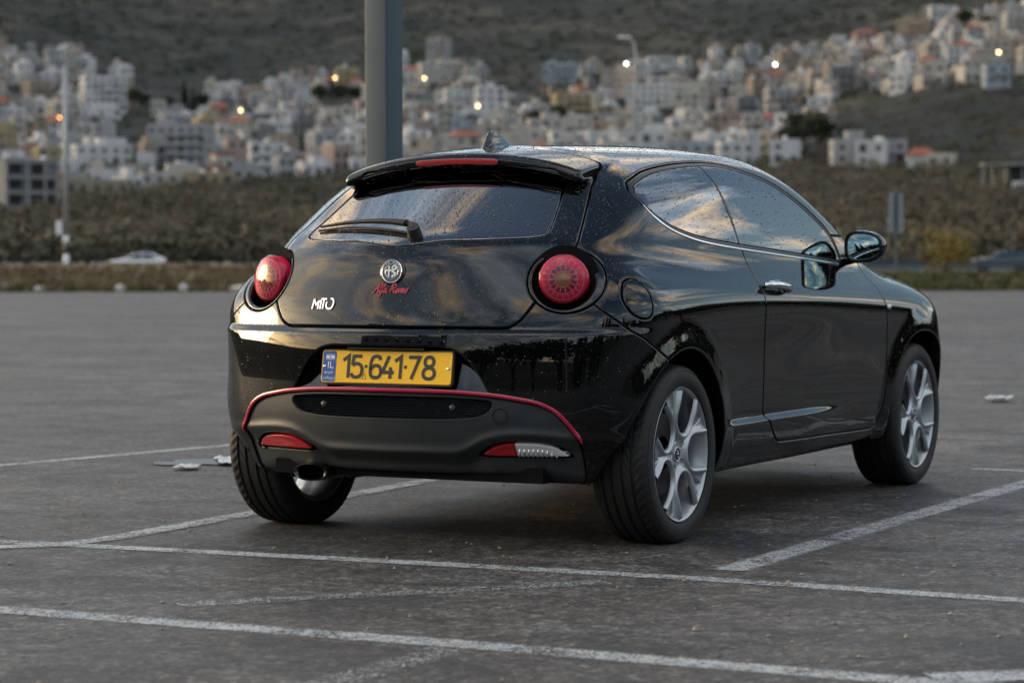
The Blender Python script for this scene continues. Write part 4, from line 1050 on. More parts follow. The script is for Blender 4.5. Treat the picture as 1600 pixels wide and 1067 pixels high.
def slope_z(px, d):
    """ground height of the hillside in front, for d >= 215 m"""
    row = _bp(np.clip(px, -300, 1900)) @ _YR; px, d = np.broadcast_arrays(np.asarray(px, float), np.asarray(d, float))
    row = np.broadcast_to(row, d.shape + (len(_KD),)); i = np.clip(np.searchsorted(_KD, d) - 1, 0, len(_KD) - 2); t = np.clip((d - _KD[i]) / (_KD[i + 1] - _KD[i]), 0, 1.4)
    y = np.take_along_axis(row, i[..., None], -1)[..., 0] * (1 - t) + np.take_along_axis(row, (i + 1)[..., None], -1)[..., 0] * t
    return .95 + d * (411 - y) / FPX
def vnoise(x, y, s=0):
    xi, yi = np.floor(x), np.floor(y); u, v = x - xi, y - yi; u = u * u * (3 - 2 * u); v = v * v * (3 - 2 * v)
    def h(a, b): q = np.sin(a * 127.1 + b * 311.7 + s * 74.7) * 43758.5453; return q - np.floor(q)
    return (h(xi, yi) * (1 - u) + h(xi + 1, yi) * u) * (1 - v) + (h(xi, yi + 1) * (1 - u) + h(xi + 1, yi + 1) * u) * v
def terrain(px, d, wx, wy):
    """px = picture column of the bearing (may run far outside the frame)"""
    rel = np.abs(np.arctan((px - 800) / FPX))
    front = slope_z(px, np.maximum(d, 215)); far = np.where(d > 215, front, 0)
    k = sstep(215, 240, d); z = -.06 + (.26 + .06) * sstep(96, 125, d); z = z * (1 - k) + np.where(d > 215, far, z) * k
    bump = (vnoise(wx / 60, wy / 60) - .5) * 6 * sstep(600, 1400, d) + (vnoise(wx / 170, wy / 170, 3) - .5) * 16 * sstep(1500, 2000, d)
    return z + bump
def hit_ground(px, py):
    d = np.linspace(216, 2600, 4000); pxa = np.full(d.shape, float(px)); a = YAW - bear(px); wx = CAM[0] + d * math.cos(a); wy = CAM[1] + d * math.sin(a)
    z = terrain(pxa, d, wx, wy); y = 411 - (z - .95) / d * FPX; i = np.argmax(y <= py)
    return np.array([wx[i], wy[i], z[i]]), d[i]

# materials of the site
mat('asphalt', rough=.62, spec=.36); nb = NB(MAT['asphalt']); P_ = nb.pos()
big = nb.noise(P_, .30, 6, .62, .5); mid = nb.noise(P_, 2.6, 7, .68, .4); fine = nb.noise(P_, 60, 5, .8)
def speck(scale):
    v = nb.n('ShaderNodeTexVoronoi'); v.inputs['Scale'].default_value = scale; nb.l(P_, v.inputs['Vector']); sp_ = nb.n('ShaderNodeSeparateColor'); nb.l(v.outputs['Color'], sp_.inputs[0]); return sp_.outputs[0]
s1_, s2_ = speck(52), speck(115)
c_ = nb.ramp(big, [(.38, (.030, .0285, .0265)), (.5, (.056, .0525, .049)), (.62, (.096, .090, .084))])
c_ = nb.mix(nb.ramp(mid, [(.36, G3(0)), (.72, G3(.55))]), c_, (.100, .094, .088))
st_ = nb.noise(nb.pos((1.1, .7, 1)), 1.25, 6, .6, .9); c_ = nb.mix(nb.ramp(st_, [(.50, G3(0)), (.555, G3(.55)), (.62, G3(.92))]), c_, (.030, .031, .033))
oil = nb.noise(nb.pos((1.5, .8, 1)), 2.6, 4, .55, 1.4); c_ = nb.mix(nb.ramp(oil, [(.56, G3(0)), (.63, G3(.85))]), c_, (.026, .027, .028))
mot = nb.noise(P_, 26, 5, .72, .3); mot2 = nb.noise(P_, 9, 5, .7, .3); c_ = nb.mix(1.0, c_, nb.ramp(mot, [(.30, G3(.42)), (.5, G3(.98)), (.70, G3(1.75))]), 'MULTIPLY'); c_ = nb.mix(1.0, c_, nb.ramp(mot2, [(.32, G3(.62)), (.5, G3(1.0)), (.68, G3(1.35))]), 'MULTIPLY')
gr_ = nb.mix(.5, nb.ramp(s1_, [(0, G3(.18)), (.5, G3(.8)), (.82, G3(1.3)), (1, G3(3.0))]), nb.ramp(s2_, [(0, G3(.3)), (.6, G3(1.0)), (1, G3(2.2))]))
c_ = nb.mix(1.0, c_, gr_, 'MULTIPLY'); c_ = nb.mix(1.0, c_, nb.ramp(fine, [(.3, G3(.35)), (.5, G3(1.0)), (.7, G3(1.8))]), 'MULTIPLY')
ck = nb.n('ShaderNodeTexVoronoi', feature='DISTANCE_TO_EDGE'); ck.inputs['Scale'].default_value = .42; wv = nb.n('ShaderNodeMixRGB', blend_type='ADD'); wv.inputs[0].default_value = .35; nb.l(P_, wv.inputs[1]); nz_ = nb.n('ShaderNodeTexNoise'); nz_.inputs['Scale'].default_value = 1.6; nz_.inputs['Detail'].default_value = 7; nb.l(P_, nz_.inputs['Vector']); nb.l(nz_.outputs['Color'], wv.inputs[2]); nb.l(wv.outputs[0], ck.inputs['Vector'])
crk = nb.mix(nb.ramp(big, [(.48, G3(0)), (.55, G3(1))]), G3(0), nb.ramp(ck.outputs['Distance'], [(.002, G3(.8)), (.007, G3(0))])); c_ = nb.mix(crk, c_, (.02, .02, .02)); nb.base(c_)
nb.rough(nb.ramp(mid, [(.3, G3(.50)), (.7, G3(.72))])); nb.bump(nb.math('ADD', s1_, nb.math('MULTIPLY', s2_, .6)), .7, .004)
def paint_mat(name, cover):
    """worn road paint: grains of paint survive where their random value lies under the local coverage"""
    mat(name, (.46, .48, .48), .6); nb = NB(MAT[name]); P_ = nb.pos(); f2 = nb.noise(P_, 2.4, 7, .7, .5); f3 = nb.noise(nb.pos((1, 1, 1)), 17, 5, .7)
    def cell(sc_): v = nb.n('ShaderNodeTexVoronoi'); v.inputs['Scale'].default_value = sc_; nb.l(P_, v.inputs['Vector']); sp_ = nb.n('ShaderNodeSeparateColor'); nb.l(v.outputs['Color'], sp_.inputs[0]); return sp_.outputs[0]
    rnd = nb.math('ADD', nb.math('MULTIPLY', cell(230), .55), nb.math('MULTIPLY', cell(95), .45)); at_ = nb.n('ShaderNodeAttribute', attribute_name='across'); edge = nb.ramp(at_.outputs['Fac'], [(.0, G3(0)), (.20, G3(.62)), (.45, G3(1))])
    patch = nb.ramp(f2, [(.32, G3(.30)), (.48, G3(.85)), (.62, G3(1.0))]); cov = nb.math('MULTIPLY', nb.math('MULTIPLY', edge, patch), cover); cov = nb.math('ADD', cov, nb.math('MULTIPLY', nb.math('SUBTRACT', f3, .5), .5))
    nb.alpha(nb.math('MULTIPLY', nb.math('ADD', nb.math('MULTIPLY', nb.math('SUBTRACT', cov, rnd), 3.0), .5, True), edge)); nb.base(nb.ramp(f3, [(.3, (.27, .29, .295)), (.7, (.44, .465, .47))]))
paint_mat('road_paint', .74); paint_mat('road_paint_worn', .37)
mat('dry_ground', rough=.95, spec=.15); nb = NB(MAT['dry_ground']); P_ = nb.pos()
a_ = nb.noise(nb.pos((1, 1, 2.2)), .012, 7, .62, .5); b_ = nb.noise(P_, .11, 6, .65, .3); c2_ = nb.noise(P_, .5, 5, .7)
c_ = nb.ramp(a_, [(.36, (.019, .025, .025)), (.5, (.034, .038, .035)), (.64, (.078, .072, .058))]); c_ = nb.mix(nb.ramp(b_, [(.48, G3(0)), (.64, G3(.7))]), c_, (.017, .021, .019)); c_ = nb.mix(nb.ramp(c2_, [(.6, G3(0)), (.75, G3(.3))]), c_, (.10, .09, .075)); nb.base(c_); nb.bump(c2_, .6, 1.2)
mat('dirt', rough=.95, spec=.1); nb = NB(MAT['dirt']); a_ = nb.noise(nb.pos(), .55, 7, .68, .4); b_ = nb.noise(nb.pos(), 4.5, 5, .7)
nb.base(nb.mix(nb.ramp(b_, [(.4, G3(0)), (.7, G3(.6))]), nb.ramp(a_, [(.34, (.095, .066, .044)), (.5, (.175, .118, .076)), (.66, (.27, .195, .13))]), (.06, .05, .038))); nb.bump(b_, .8, .25)
mat('rock', rough=.9, spec=.2); nb = NB(MAT['rock']); a_ = nb.noise(nb.pos(), 3, 6, .65); nb.base(nb.ramp(a_, [(.3, (.13, .105, .08)), (.7, (.34, .29, .235))]))
mat('pale_stone', rough=.85); nb = NB(MAT['pale_stone']); a_ = nb.noise(nb.coord(), 5, 6, .6); nb.base(nb.ramp(a_, [(.3, (.30, .29, .27)), (.7, (.52, .51, .49))])); nb.bump(a_, .6, .03)
def leaf_mat(name, dark, light, sc=.18):
    mat(name, rough=.75, spec=.2); nb = NB(MAT[name]); a_ = nb.noise(nb.pos(), sc, 4, .6); b_ = nb.noise(nb.pos(), sc * 14, 3, .6); nb.base(nb.mix(nb.ramp(b_, [(.35, G3(0)), (.7, G3(.7))]), nb.ramp(a_, [(.35, dark), (.65, light)]), tuple(.5 * (d + l) for d, l in zip(dark, light))))
leaf_mat('scrub_leaf', (.034, .036, .025), (.128, .110, .074), .05); leaf_mat('weed_green', (.035, .042, .016), (.10, .105, .038), .5); leaf_mat('weed_dry', (.10, .078, .042), (.22, .17, .095), .6)
leaf_mat('tree_leaf', (.018, .026, .016), (.045, .055, .030), .5); leaf_mat('dark_conifer', (.010, .016, .011), (.028, .036, .022), .5); leaf_mat('yellow_leaf', (.11, .085, .018), (.24, .175, .035), 1.2)
mat('bark', (.06, .048, .038), .9)
mat('galvanised', rough=.5, metal=.25); nb = NB(MAT['galvanised']); a_ = nb.noise(nb.pos((1, 1, .35)), 9, 6, .65); nb.base(nb.ramp(a_, [(.3, (.040, .062, .080)), (.7, (.066, .094, .116))])); nb.rough(nb.ramp(a_, [(.3, G3(.50)), (.7, G3(.72))]))
mat('pole_grey', (.30, .32, .34), .5, .2); mat('pole_white', (.62, .64, .66), .5); mat('pole_black', (.02, .02, .02), .5); mat('sign_back', (.22, .24, .26), .45, .3)
mat('puddle', (.05, .05, .05), .28, spec=.6); mat('scrap_plastic', (.42, .44, .45), .35)
mat('car_white', (.62, .65, .68), .25, coat=.8); mat('car_dark', (.02, .025, .03), .25, coat=.8); mat('car_glass', (.012, .018, .02), .06, coat=1); mat('lamp_tail', (.4, .02, .02), .3)

# ------------------------------------------------------------------ land: one sheet to the horizon, lower behind the view point
bl_ = np.concatenate([np.radians(np.arange(-20, 20.01, .25)), np.radians(np.arange(20, 340, 2.5))[1:]]); na = len(bl_)
dl = np.concatenate([[0.5, 12, 30, 50, 70, 82], np.arange(88, 216, 8), np.geomspace(216, 2900, 88)]); nd_ = len(dl)
BB, DD = np.meshgrid(bl_, dl, indexing='ij'); wb_ = (BB + PI) % (2 * PI) - PI; AZ = YAW - wb_; WX = CAM[0] + DD * np.cos(AZ); WY = CAM[1] + DD * np.sin(AZ)
PXX = 800 + FPX * np.tan(np.clip(wb_, -.28, .28)); ZZ = terrain(PXX, DD, WX, WY)
side = sstep(R(22), R(60), np.abs(wb_)); gen = -.06 + (DD - 260).clip(0) * (.050 + .035 * vnoise(wb_ * 3 + 9, DD / 900.)) * sstep(260, 700, DD); ZZ = ZZ * (1 - side) + gen * side
V = np.stack([WX, WY, ZZ], 2).reshape(-1, 3); ia = np.arange(na)[:, None] * nd_ + np.arange(nd_ - 1)[None]; ib = ((np.arange(na) + 1) % na)[:, None] * nd_ + np.arange(nd_ - 1)[None]
Q_ = np.stack([ia, ib, ib + 1, ia + 1], 2).reshape(-1, 4)
me = mesh_from('hillside', V, Q_, 'dry_ground'); tag(link('hillside', me), kind='structure')
if me.polygons[0].normal.z < 0: me.flip_normals()

# car park: one asphalt sheet with a straight far edge, square to the view
cx_, sx_ = math.cos(YAW), math.sin(YAW)
def vw(u, v, z=0.): return (CAM[0] + v * cx_ + u * sx_, CAM[1] + v * sx_ - u * cx_, z)        # u to the right, v ahead
pk = MB(); pk.add([vw(-70, -60), vw(70, -60), vw(70, 86), vw(-70, 82.5)], [(0, 1, 2, 3)]); tag(pk.build('car_park', 'asphalt'), kind='structure')
def crumple(name, c, size, seed, label):
    rg_ = np.random.default_rng(seed); mb = MB(); nx_, ny_ = 10, 7; V = []; F_ = []
    for i in range(nx_):
        for j in range(ny_): V.append((size[0] * (i / (nx_ - 1) - .5) + rg_.normal(0, size[0] * .03), size[1] * (j / (ny_ - 1) - .5) + rg_.normal(0, size[1] * .05), .010 + abs(rg_.normal(0, size[2]))))
    for i in range(nx_ - 1):
        for j in range(ny_ - 1): F_.append((i * ny_ + j, i * ny_ + j + 1, (i + 1) * ny_ + j + 1, (i + 1) * ny_ + j))
    mb.add(V, F_); o = mb.build(name, 'scrap_plastic', loc=(c[0], c[1], .004)); o.rotation_euler = (0, 0, rg_.uniform(0, 3)); md = o.modifiers.new('solid', 'SOLIDIFY'); md.thickness = .002; return tag(o, label, 'litter')
# painted lines
def line(name, pts, w, m='road_paint', z=.002):
    z = .002 + (z > .005) * .0015
    mb = MB(); P = np.array(pts, float); V = []; F_ = []
    for i in range(len(P)):
        t = P[min(i + 1, len(P) - 1)] - P[max(i - 1, 0)]; t = t / np.linalg.norm(t); n = np.array([-t[1], t[0]])
        for s_ in (-.78, 0, .78): V.append((*(P[i] + n * w * s_), z))
    for i in range(len(P) - 1): F_ += [(3 * i, 3 * i + 1, 3 * i + 4, 3 * i + 3), (3 * i + 1, 3 * i + 2, 3 * i + 5, 3 * i + 4)]
    mb.add(V, F_); o = mb.build(name, m); at_ = o.data.attributes.new('across', 'FLOAT', 'POINT'); at_.data.foreach_set('value', [0., 1., 0.] * len(P)); return tag(o, kind='structure')
line('bay_marking', [(-1.14, 2.6), (-1.03, 1.264), (-.905, -.188), (-.845, -1.265), (-.87, -2.273), (-.88, -4.5)], .085)
line('bay_marking', [(-1.75, 2.1), (-1.22, 1.20), (-1.02, 1.02), (-.80, .988), (.151, 1.030), (1.907, 1.155), (3.3, 1.21), (4.6, 1.25)], .095, z=.008)
line('bay_marking', [(-.62, -1.262), (1.0, -1.245), (2.76, -1.235), (4.6, -1.22)], .098)
line('bay_marking', [(-2.36, 1.6), (-2.345, .188), (-2.30, -1.202), (-2.30, -2.378), (-2.30, -4.2)], .10)
line('bay_marking', [(1.45, 3.36), (2.2, 3.24), (3.0, 3.12), (4.4, 3.0), (5.0, 2.2)], .085)
line('bay_marking', [(-2.05, -.20), (-1.55, -.62), (-1.06, -1.05)], .085, 'road_paint_worn', .008)
line('bay_marking', [(-4.2, -1.27), (-2.9, -1.25), (-2.36, -1.255)], .10, 'road_paint_worn')
line('bay_marking', [(-2.25, -2.45), (-1.9, -2.9), (-1.75, -4.0)], .12, 'road_paint', .008)
line('bay_marking', [(3.38, -.80), (3.37, -1.05), (3.36, -3.2)], .075)
crumple('plastic_scrap', (8.85, .70), (.22, .14, .014), 9, 'white scrap of litter lying far right of the front wheel')
for k in range(6): line('bay_marking', [(1.3 + .1 * k, 5.7 + 2.4 * k), (5.4, 5.5 + 2.4 * k)], .09, 'road_paint_worn')
line('bay_marking', [(9.5, -6), (9.8, 8), (10.2, 26)], .10, 'road_paint_worn'); line('bay_marking', [(19, -8), (19.6, 20), (20, 40)], .12, 'road_paint_worn')

# steel column behind the car
pc = at_d(601, 13.0); col = empty('steel_column', tuple(pc)); tag(col, 'grey galvanised square steel column rising straight behind the car', 'column')
col.rotation_euler = (0, 0, YAW - bear(601) + R(90) - R(36))
a_ = .147; sh_ = MB(); sh_.prism(rrect(a_, a_, .012, 4), .02, 7.5); sh_.build('shaft', 'galvanised', col, angle=R(60))
se = MB(); se.box((a_ / 2 - .030, -a_ / 2 - .002, 3.7), (.006, .004, 7.4)); se.build('weld_seam', 'galvanised', col)
bpz = MB(); bpz.box((0, 0, .012), (.34, .34, .024)); bpo = bpz.build('base_plate', 'galvanised', col)
for u in (-.13, .13):
    for v in (-.13, .13): bo_ = MB(); bo_.tube([(u, v, .02), (u, v, .07)], .012, 8); bo_.build('bolt', 'galvanised', bpo)
cp_ = MB(); cp_.box((0, 0, 7.51), (.17, .17, .02)); cp_.build('cap', 'galvanised', col)
# litter and stones on the asphalt
pu = MB(); n = 40; cpu = np.array([2.05, 2.52]); pu.add([(cpu[0] + (.20 + .07 * math.sin(3 * t) + .05 * math.sin(7 * t + 1)) * math.cos(t) * .8, cpu[1] + (.30 + .08 * math.sin(2 * t + 2) + .05 * math.cos(5 * t)) * math.sin(t) * 1.0, .006) for t in [2 * PI * k / n for k in range(n)]], [tuple(range(n))])
pud = pu.build('puddle', 'puddle'); tag(pud, kind='structure')
crumple('plastic_scrap', (1.72, 2.44), (.16, .10, .004), 3, 'crumpled grey plastic scrap lying by the puddle left of the car')
crumple('plastic_scrap', (2.10, 2.45), (.34, .14, .006), 5, 'larger torn plastic sheet at the puddle nearest the left rear tyre')
mb = MB(); rg_ = np.random.default_rng(5)
for k in range(420):
    v = rg_.uniform(4.5, 18); u = rg_.uniform(-.22, .22) * v; c = vw(u, v); s_ = rg_.uniform(.004, .012)
    q = np.array([(1, 0, 0), (-1, 0, 0), (0, 1, 0), (0, -1, 0), (0, 0, .8)]) * s_ * rg_.uniform(.6, 1.3, (5, 1)); mb.add(q + np.array([c[0], c[1], .002]), [(0, 2, 4), (2, 1, 4), (1, 3, 4), (3, 0, 4)])
tag(mb.build('pebbles', 'rock'), 'small stones scattered over the asphalt', 'gravel', kind='stuff')

# ------------------------------------------------------------------ earth bank, verge, road
def bank_h(px): return .84 - .42 * sstep(700, 1350, px)
nu = 260; pxs = np.linspace(-520, 2120, nu); ds = np.concatenate([np.linspace(83.5, 100, 16), np.linspace(101, 126, 10)])
PP, DS = np.meshgrid(pxs, ds, indexing='ij'); az = YAW - np.arctan((PP - 800) / FPX); WX = CAM[0] + DS * np.cos(az); WY = CAM[1] + DS * np.sin(az)
hh = bank_h(PP) * sstep(84.5, 93, DS) * (1 - .55 * sstep(98, 118, DS)); ZB = .01 + hh + (vnoise(WX * .55, WY * .55) - .5) * .30 * sstep(84.5, 90, DS) * hh.clip(.1) + (vnoise(WX * 1.9, WY * 1.9, 5) - .5) * .18 * sstep(84.5, 88, DS)
V = np.stack([WX, WY, ZB], 2).reshape(-1, 3); nn_ = len(ds); ia = np.arange(nu - 1)[:, None] * nn_ + np.arange(nn_ - 1)[None]; Q_ = np.stack([ia, ia + 1, ia + nn_ + 1, ia + nn_], 2).reshape(-1, 4)
me = mesh_from('earth_bank', V, Q_, 'dirt'); 
if me.polygons[0].normal.z < 0: me.flip_normals()
tag(link('earth_bank', me), kind='structure')
def bank_z(px, d):
    a = YAW - bear(px); wx, wy = CAM[0] + d * math.cos(a), CAM[1] + d * math.sin(a); h_ = float(bank_h(np.array(px)) * sstep(84.5, 93, np.array(d)) * (1 - .55 * sstep(98, 118, np.array(d)))); return np.array([wx, wy, .01 + h_])
rd = MB(); rd.add([vw(-60, 158, .33), vw(60, 158, .33), vw(60, 200, .33), vw(-60, 200, .33)], [(0, 1, 2, 3)]); tag(rd.build('road', 'asphalt'), kind='structure')
def tufts(name, m, label, n, px_rng, d_rng, hgt, blades, seed, spread=.25, w_=.02, cat='grass', keep=None):
    rg_ = np.random.default_rng(seed); V = []; F_ = []; o = 0
    for k in range(n):
        px, d = rg_.uniform(*px_rng), rg_.uniform(*d_rng)
        if keep and not keep(px, d, rg_): continue
        b = bank_z(px, d); h_ = rg_.uniform(*hgt)
        for j in range(blades):
            p0 = b + np.append(rg_.normal(0, spread * .5, 2), -.03); tip = p0 + np.append(rg_.normal(0, spread, 2), h_ * rg_.uniform(.5, 1)); sd_ = np.append(rg_.normal(0, 1, 2), 0); sd_ = sd_ / np.linalg.norm(sd_) * w_ * rg_.uniform(.6, 1.6); mid_ = (p0 + tip) / 2 + np.array([0, 0, h_ * .1])
            V += [p0 - sd_, p0 + sd_, mid_ + sd_, mid_ - sd_, tip]; F_ += [(o, o + 1, o + 2, o + 3), (o + 3, o + 2, o + 4)]; o += 5
    mb = MB(); mb.add(V, F_); return tag(mb.build(name, m), label, cat, kind='stuff')
tufts('green_weeds', 'weed_green', 'low green weeds along the foot of the earth bank', 900, (-300, 760), (84.2, 87.5), (.06, .22), 9, 1, .16, .03)
tufts('green_weeds', 'weed_green', 'rough green verge beyond the car park on the right', 1700, (1250, 1900), (84.5, 98), (.08, .34), 9, 2, .2, .03)
tufts('dry_grass', 'weed_dry', 'dry straw-coloured grass on the earth bank', 1500, (-300, 1900), (87, 101), (.05, .22), 8, 3, .16, .02)
tufts('dry_grass', 'weed_dry', 'tall warm dry grass on the near face of the earth bank', 1500, (-300, 760), (85.5, 91), (.18, .45), 10, 13, .14, .02)
mb = MB(); rg_ = np.random.default_rng(8)
for k in range(900):
    px, d = rg_.uniform(-350, 900), rg_.uniform(85, 100); c = bank_z(px, d); s_ = rg_.uniform(.05, .22)
    q = np.array([(1, .1, 0), (-1, 0, .1), (0, 1, 0), (.1, -1, 0), (0, 0, .9), (.4, .5, .5)]) * s_ * rg_.uniform(.6, 1.3, (6, 1)); mb.add(q + c, [(0, 2, 5), (0, 5, 4), (2, 4, 5), (2, 1, 4), (1, 3, 4), (3, 0, 4)])
tag(mb.build('bank_rubble', 'rock'), 'broken rubble strewn over the earth bank', 'rubble', kind='stuff')
def stone(px, d, s_, seed, label, m='pale_stone'):
    bm = bmesh.new(); bmesh.ops.create_icosphere(bm, subdivisions=2, radius=1); rg_ = np.random.default_rng(seed)
    ph = rg_.uniform(0, 6, 6)
    for v in bm.verts: v.co *= 1 + .18 * math.sin(3 * v.co.x + ph[0]) + .15 * math.sin(4 * v.co.y + ph[1]) + .12 * math.sin(5 * v.co.z + ph[2]); v.co.x *= s_[0]; v.co.y *= s_[1]; v.co.z = max(v.co.z * s_[2], -.2 * s_[2])
    me = bpy.data.meshes.new('boulder'); bm.to_mesh(me); bm.free(); me.materials.append(MAT[m]); o = link('boulder', me); c = bank_z(px, d); o.location = (c[0], c[1], c[2] + .1 * s_[2]); o.rotation_euler = (0, 0, rg_.uniform(0, 6)); return tag(o, label, 'stone', 'pale stones along the car park edge')
stone(60, 84.6, (.16, .13, .20), 1, 'pale stone at the asphalt edge, furthest left')
stone(187, 84.4, (.22, .18, .20), 2, 'pale stone at the asphalt edge left of the white car')
stone(288, 84.5, (.20, .18, .22), 3, 'pale stone at the asphalt edge right of the white car')
stone(374, 84.4, (.34, .24, .22), 4, 'wide pale stone at the asphalt edge beside the left tail lamp')
# yellowing bush on the right verge
def leaf_cloud(name, m, centre, rad, n, leaf, seed, parent=None, gap=.0, flat=0.):
    rg_ = np.random.default_rng(seed); V = []; F_ = []; o = 0
    nl = max(6, n // 60); lob = rg_.normal(size=(nl, 3)); lob = lob / np.linalg.norm(lob, axis=1)[:, None] * rg_.uniform(.25, .85, (nl, 1))
    for k in range(n):
        l_ = lob[rg_.integers(nl)]; p_ = l_ + rg_.normal(0, .22, 3)
        q0 = np.array(centre) + p_ * rad; a = rg_.normal(size=3); a /= np.linalg.norm(a); b = np.cross(a, rg_.normal(size=3)); b /= np.linalg.norm(b); s_ = leaf * rg_.uniform(.6, 1.4)
        V += [q0 - a * s_, q0 + b * s_ * .6, q0 + a * s_, q0 - b * s_ * .6]; F_.append((o, o + 1, o + 2, o + 3)); o += 4
    mb = MB(); mb.add(V, F_); me = mesh_from(name, mb.v, mb.f, m, smooth=False); return link(name, me, parent)
yb = bank_z(1475, 103); ye = empty('yellow_bush', tuple(yb)); tag(ye, 'yellowing bush on the verge between road sign and dark car', 'bush')
leaf_cloud('foliage', 'yellow_leaf', (0, 0, 1.15), np.array([1.35, 1.35, 1.0]), 1100, .07, 4, ye); sm = MB(); [sm.tube([(0, 0, 0), (.3 * math.cos(t), .3 * math.sin(t), .7), (.8 * math.cos(t), .8 * math.sin(t), 1.5)], [.03, .022, .01], 6) for t in (0, 1.3, 2.6, 3.9, 5.2)]; sm.build('stems', 'bark', ye)
# guard rail
gr_ = empty('guard_rail', vw(0, 156)); tag(gr_, 'grey steel guard rail along the road beyond the bank', 'guard rail'); gr_.rotation_euler = (0, 0, YAW - PI / 2)
rl_ = MB(); q = [(-.00, .45), (.04, .52), (0, .60), (.04, .68), (0, .76)]
rl_.add([(x, y, z + .33 - .06) for x in (-60, 60) for y, z in q], [(i, i + 1, i + 6, i + 5) for i in range(4)]); rl_.build('rail', 'galvanised', gr_)
for k in range(40): po = MB(); po.box((-58.5 + 3 * k, .06, .33 + .33), (.09, .06, .74)); po.build('post', 'galvanised', gr_)
# road sign seen from behind
sg = at_d(1400, 108); sz0 = bank_z(1400, 108)[2]; se_ = empty('road_sign', (sg[0], sg[1], sz0)); tag(se_, 'road sign on a thin post seen from its grey back', 'sign'); se_.rotation_euler = (0, 0, YAW - PI / 2 + R(4))
sp2 = MB(); sp2.tube([(0, 0, -.3), (0, 0, 3.95 - sz0)], .045, 10); sp2.build('post', 'galvanised', se_)
sb2 = MB(); sb2.box((0, .06, 3.10 - sz0), (.62, .03, 1.72)); sb2.build('panel', 'sign_back', se_); 
for u in (-.09, .09): sb3 = MB(); sb3.box((u, .035, 3.10 - sz0), (.035, .03, 1.6)); sb3.build('rib', 'pole_black', se_)
# striped mast on the left
ml = at_d(104, 112); mz0 = bank_z(104, 112)[2]; me_ = empty('striped_mast', (ml[0], ml[1], mz0)); tag(me_, 'tall pale mast with black and white banded foot on the left', 'mast'); me_.rotation_euler = (0, 0, YAW - PI / 2)
sm = MB(); sm.tube([(0, 0, 2.2 - mz0), (0, 0, 9.7 - mz0)], [.125, .095], 14); sm.build('shaft', 'pole_grey', me_, smooth=True)
for k, (z0_, z1_) in enumerate(((-.2, .25), (.25, .9), (.9, 1.35), (1.35, 2.2))):
    sb_ = MB(); sb_.tube([(0, 0, z0_), (0, 0, z1_ if k < 3 else 2.2 - mz0 + .0)], .132, 14); sb_.build('band', 'pole_white' if k % 2 else 'pole_black', me_, smooth=True)
bx_ = MB(); bx_.box((-.30, 0, 2.55 - mz0), (.28, .16, .62)); bevel(bx_.build('control_box', 'pole_white', me_), .03)
br_ = MB(); br_.tube([(-.30, 0, 2.55 - mz0), (0, 0, 2.55 - mz0)], .03, 6); br_.build('bracket', 'pole_grey', me_); cp_ = MB(); cp_.lathe([(.098, 9.68 - mz0), (.10, 9.76 - mz0), (.001, 9.80 - mz0)], 14, 'z'); cp_.build('cap', 'pole_grey', me_, smooth=True)
# cars on the road
def far_car(px, v, name, paint, label, heading=1):
    u = (px - 800) / FPX * v; e = empty(name, vw(u, v, .335)); tag(e, label, 'car'); e.rotation_euler = (0, 0, YAW - PI / 2 + (PI if heading < 0 else 0))
    prof = [(-2.12, .30), (-2.15, .62), (-2.05, .86), (-1.55, .93), (-.95, 1.02), (-.30, 1.38), (.35, 1.46), (1.15, 1.42), (1.75, 1.12), (2.05, 1.0), (2.14, .62), (2.08, .30)]
    b = MB(); V = []; F_ = []; n = len(prof)
    for yy, ins in ((-.86, .07), (-.80, 0), (.80, 0), (.86, .07)):
        for x_, z_ in prof: V.append((x_ * (1 - ins * .25), yy * (1 - .16 * max(0, z_ - .9) / .5), .30 + (z_ - .30) * (1 - ins * .5)))
    V2 = V
    for i in range(3):
        for j in range(n): F_.append((i * n + j, i * n + (j + 1) % n, (i + 1) * n + (j + 1) % n, (i + 1) * n + j))
    F_ += [tuple(range(n)), tuple(3 * n + j for j in range(n - 1, -1, -1))]; b.add(V2, F_); b.build('body', paint, e, angle=R(35))
    for s_ in (-1, 1):
        g_ = MB(); g_.add([(-.80, s_ * .86, 1.0), (-.25, s_ * .77, 1.32), (.33, s_ * .76, 1.38), (.33, s_ * .86, 1.0)], [(0, 1, 2, 3)]); g_.build('side_window', 'car_glass', e)
        g_ = MB(); g_.add([(.42, s_ * .86, 1.0), (.42, s_ * .76, 1.38), (1.08, s_ * .77, 1.35), (1.50, s_ * .86, 1.05)], [(0, 1, 2, 3)]); g_.build('side_window', 'car_glass', e)
        for x_ in (-1.32, 1.30):
            w_ = MB(); w_.lathe([(.05, s_ * .88), (.20, s_ * .885), (.31, s_ * .87), (.32, s_ * .68)], 20, 'y', (x_, 0, .32)); w_.build('wheel', 'pole_black', e, smooth=True)
        l_ = MB(); l_.box((2.08, s_ * .66, .84), (.08, .26, .16)); l_.build('tail_lamp', 'lamp_tail', e)
    g_ = MB(); g_.add([(-.94, -.70, 1.035), (-.94, .70, 1.035), (-.33, .62, 1.375), (-.33, -.62, 1.375)], [(0, 1, 2, 3)]); g_.build('windscreen', 'car_glass', e)
    g_ = MB(); g_.add([(1.20, -.62, 1.41), (1.20, .62, 1.41), (1.72, .66, 1.15), (1.72, -.66, 1.15)], [(0, 1, 2, 3)]); g_.build('rear_window', 'car_glass', e)
    return e
far_car(217, 186, 'passing_car', 'car_white', 'white car driving along the road beyond the earth bank')
far_car(1566, 168, 'passing_car', 'car_dark', 'dark car on the road at the right edge behind the verge')

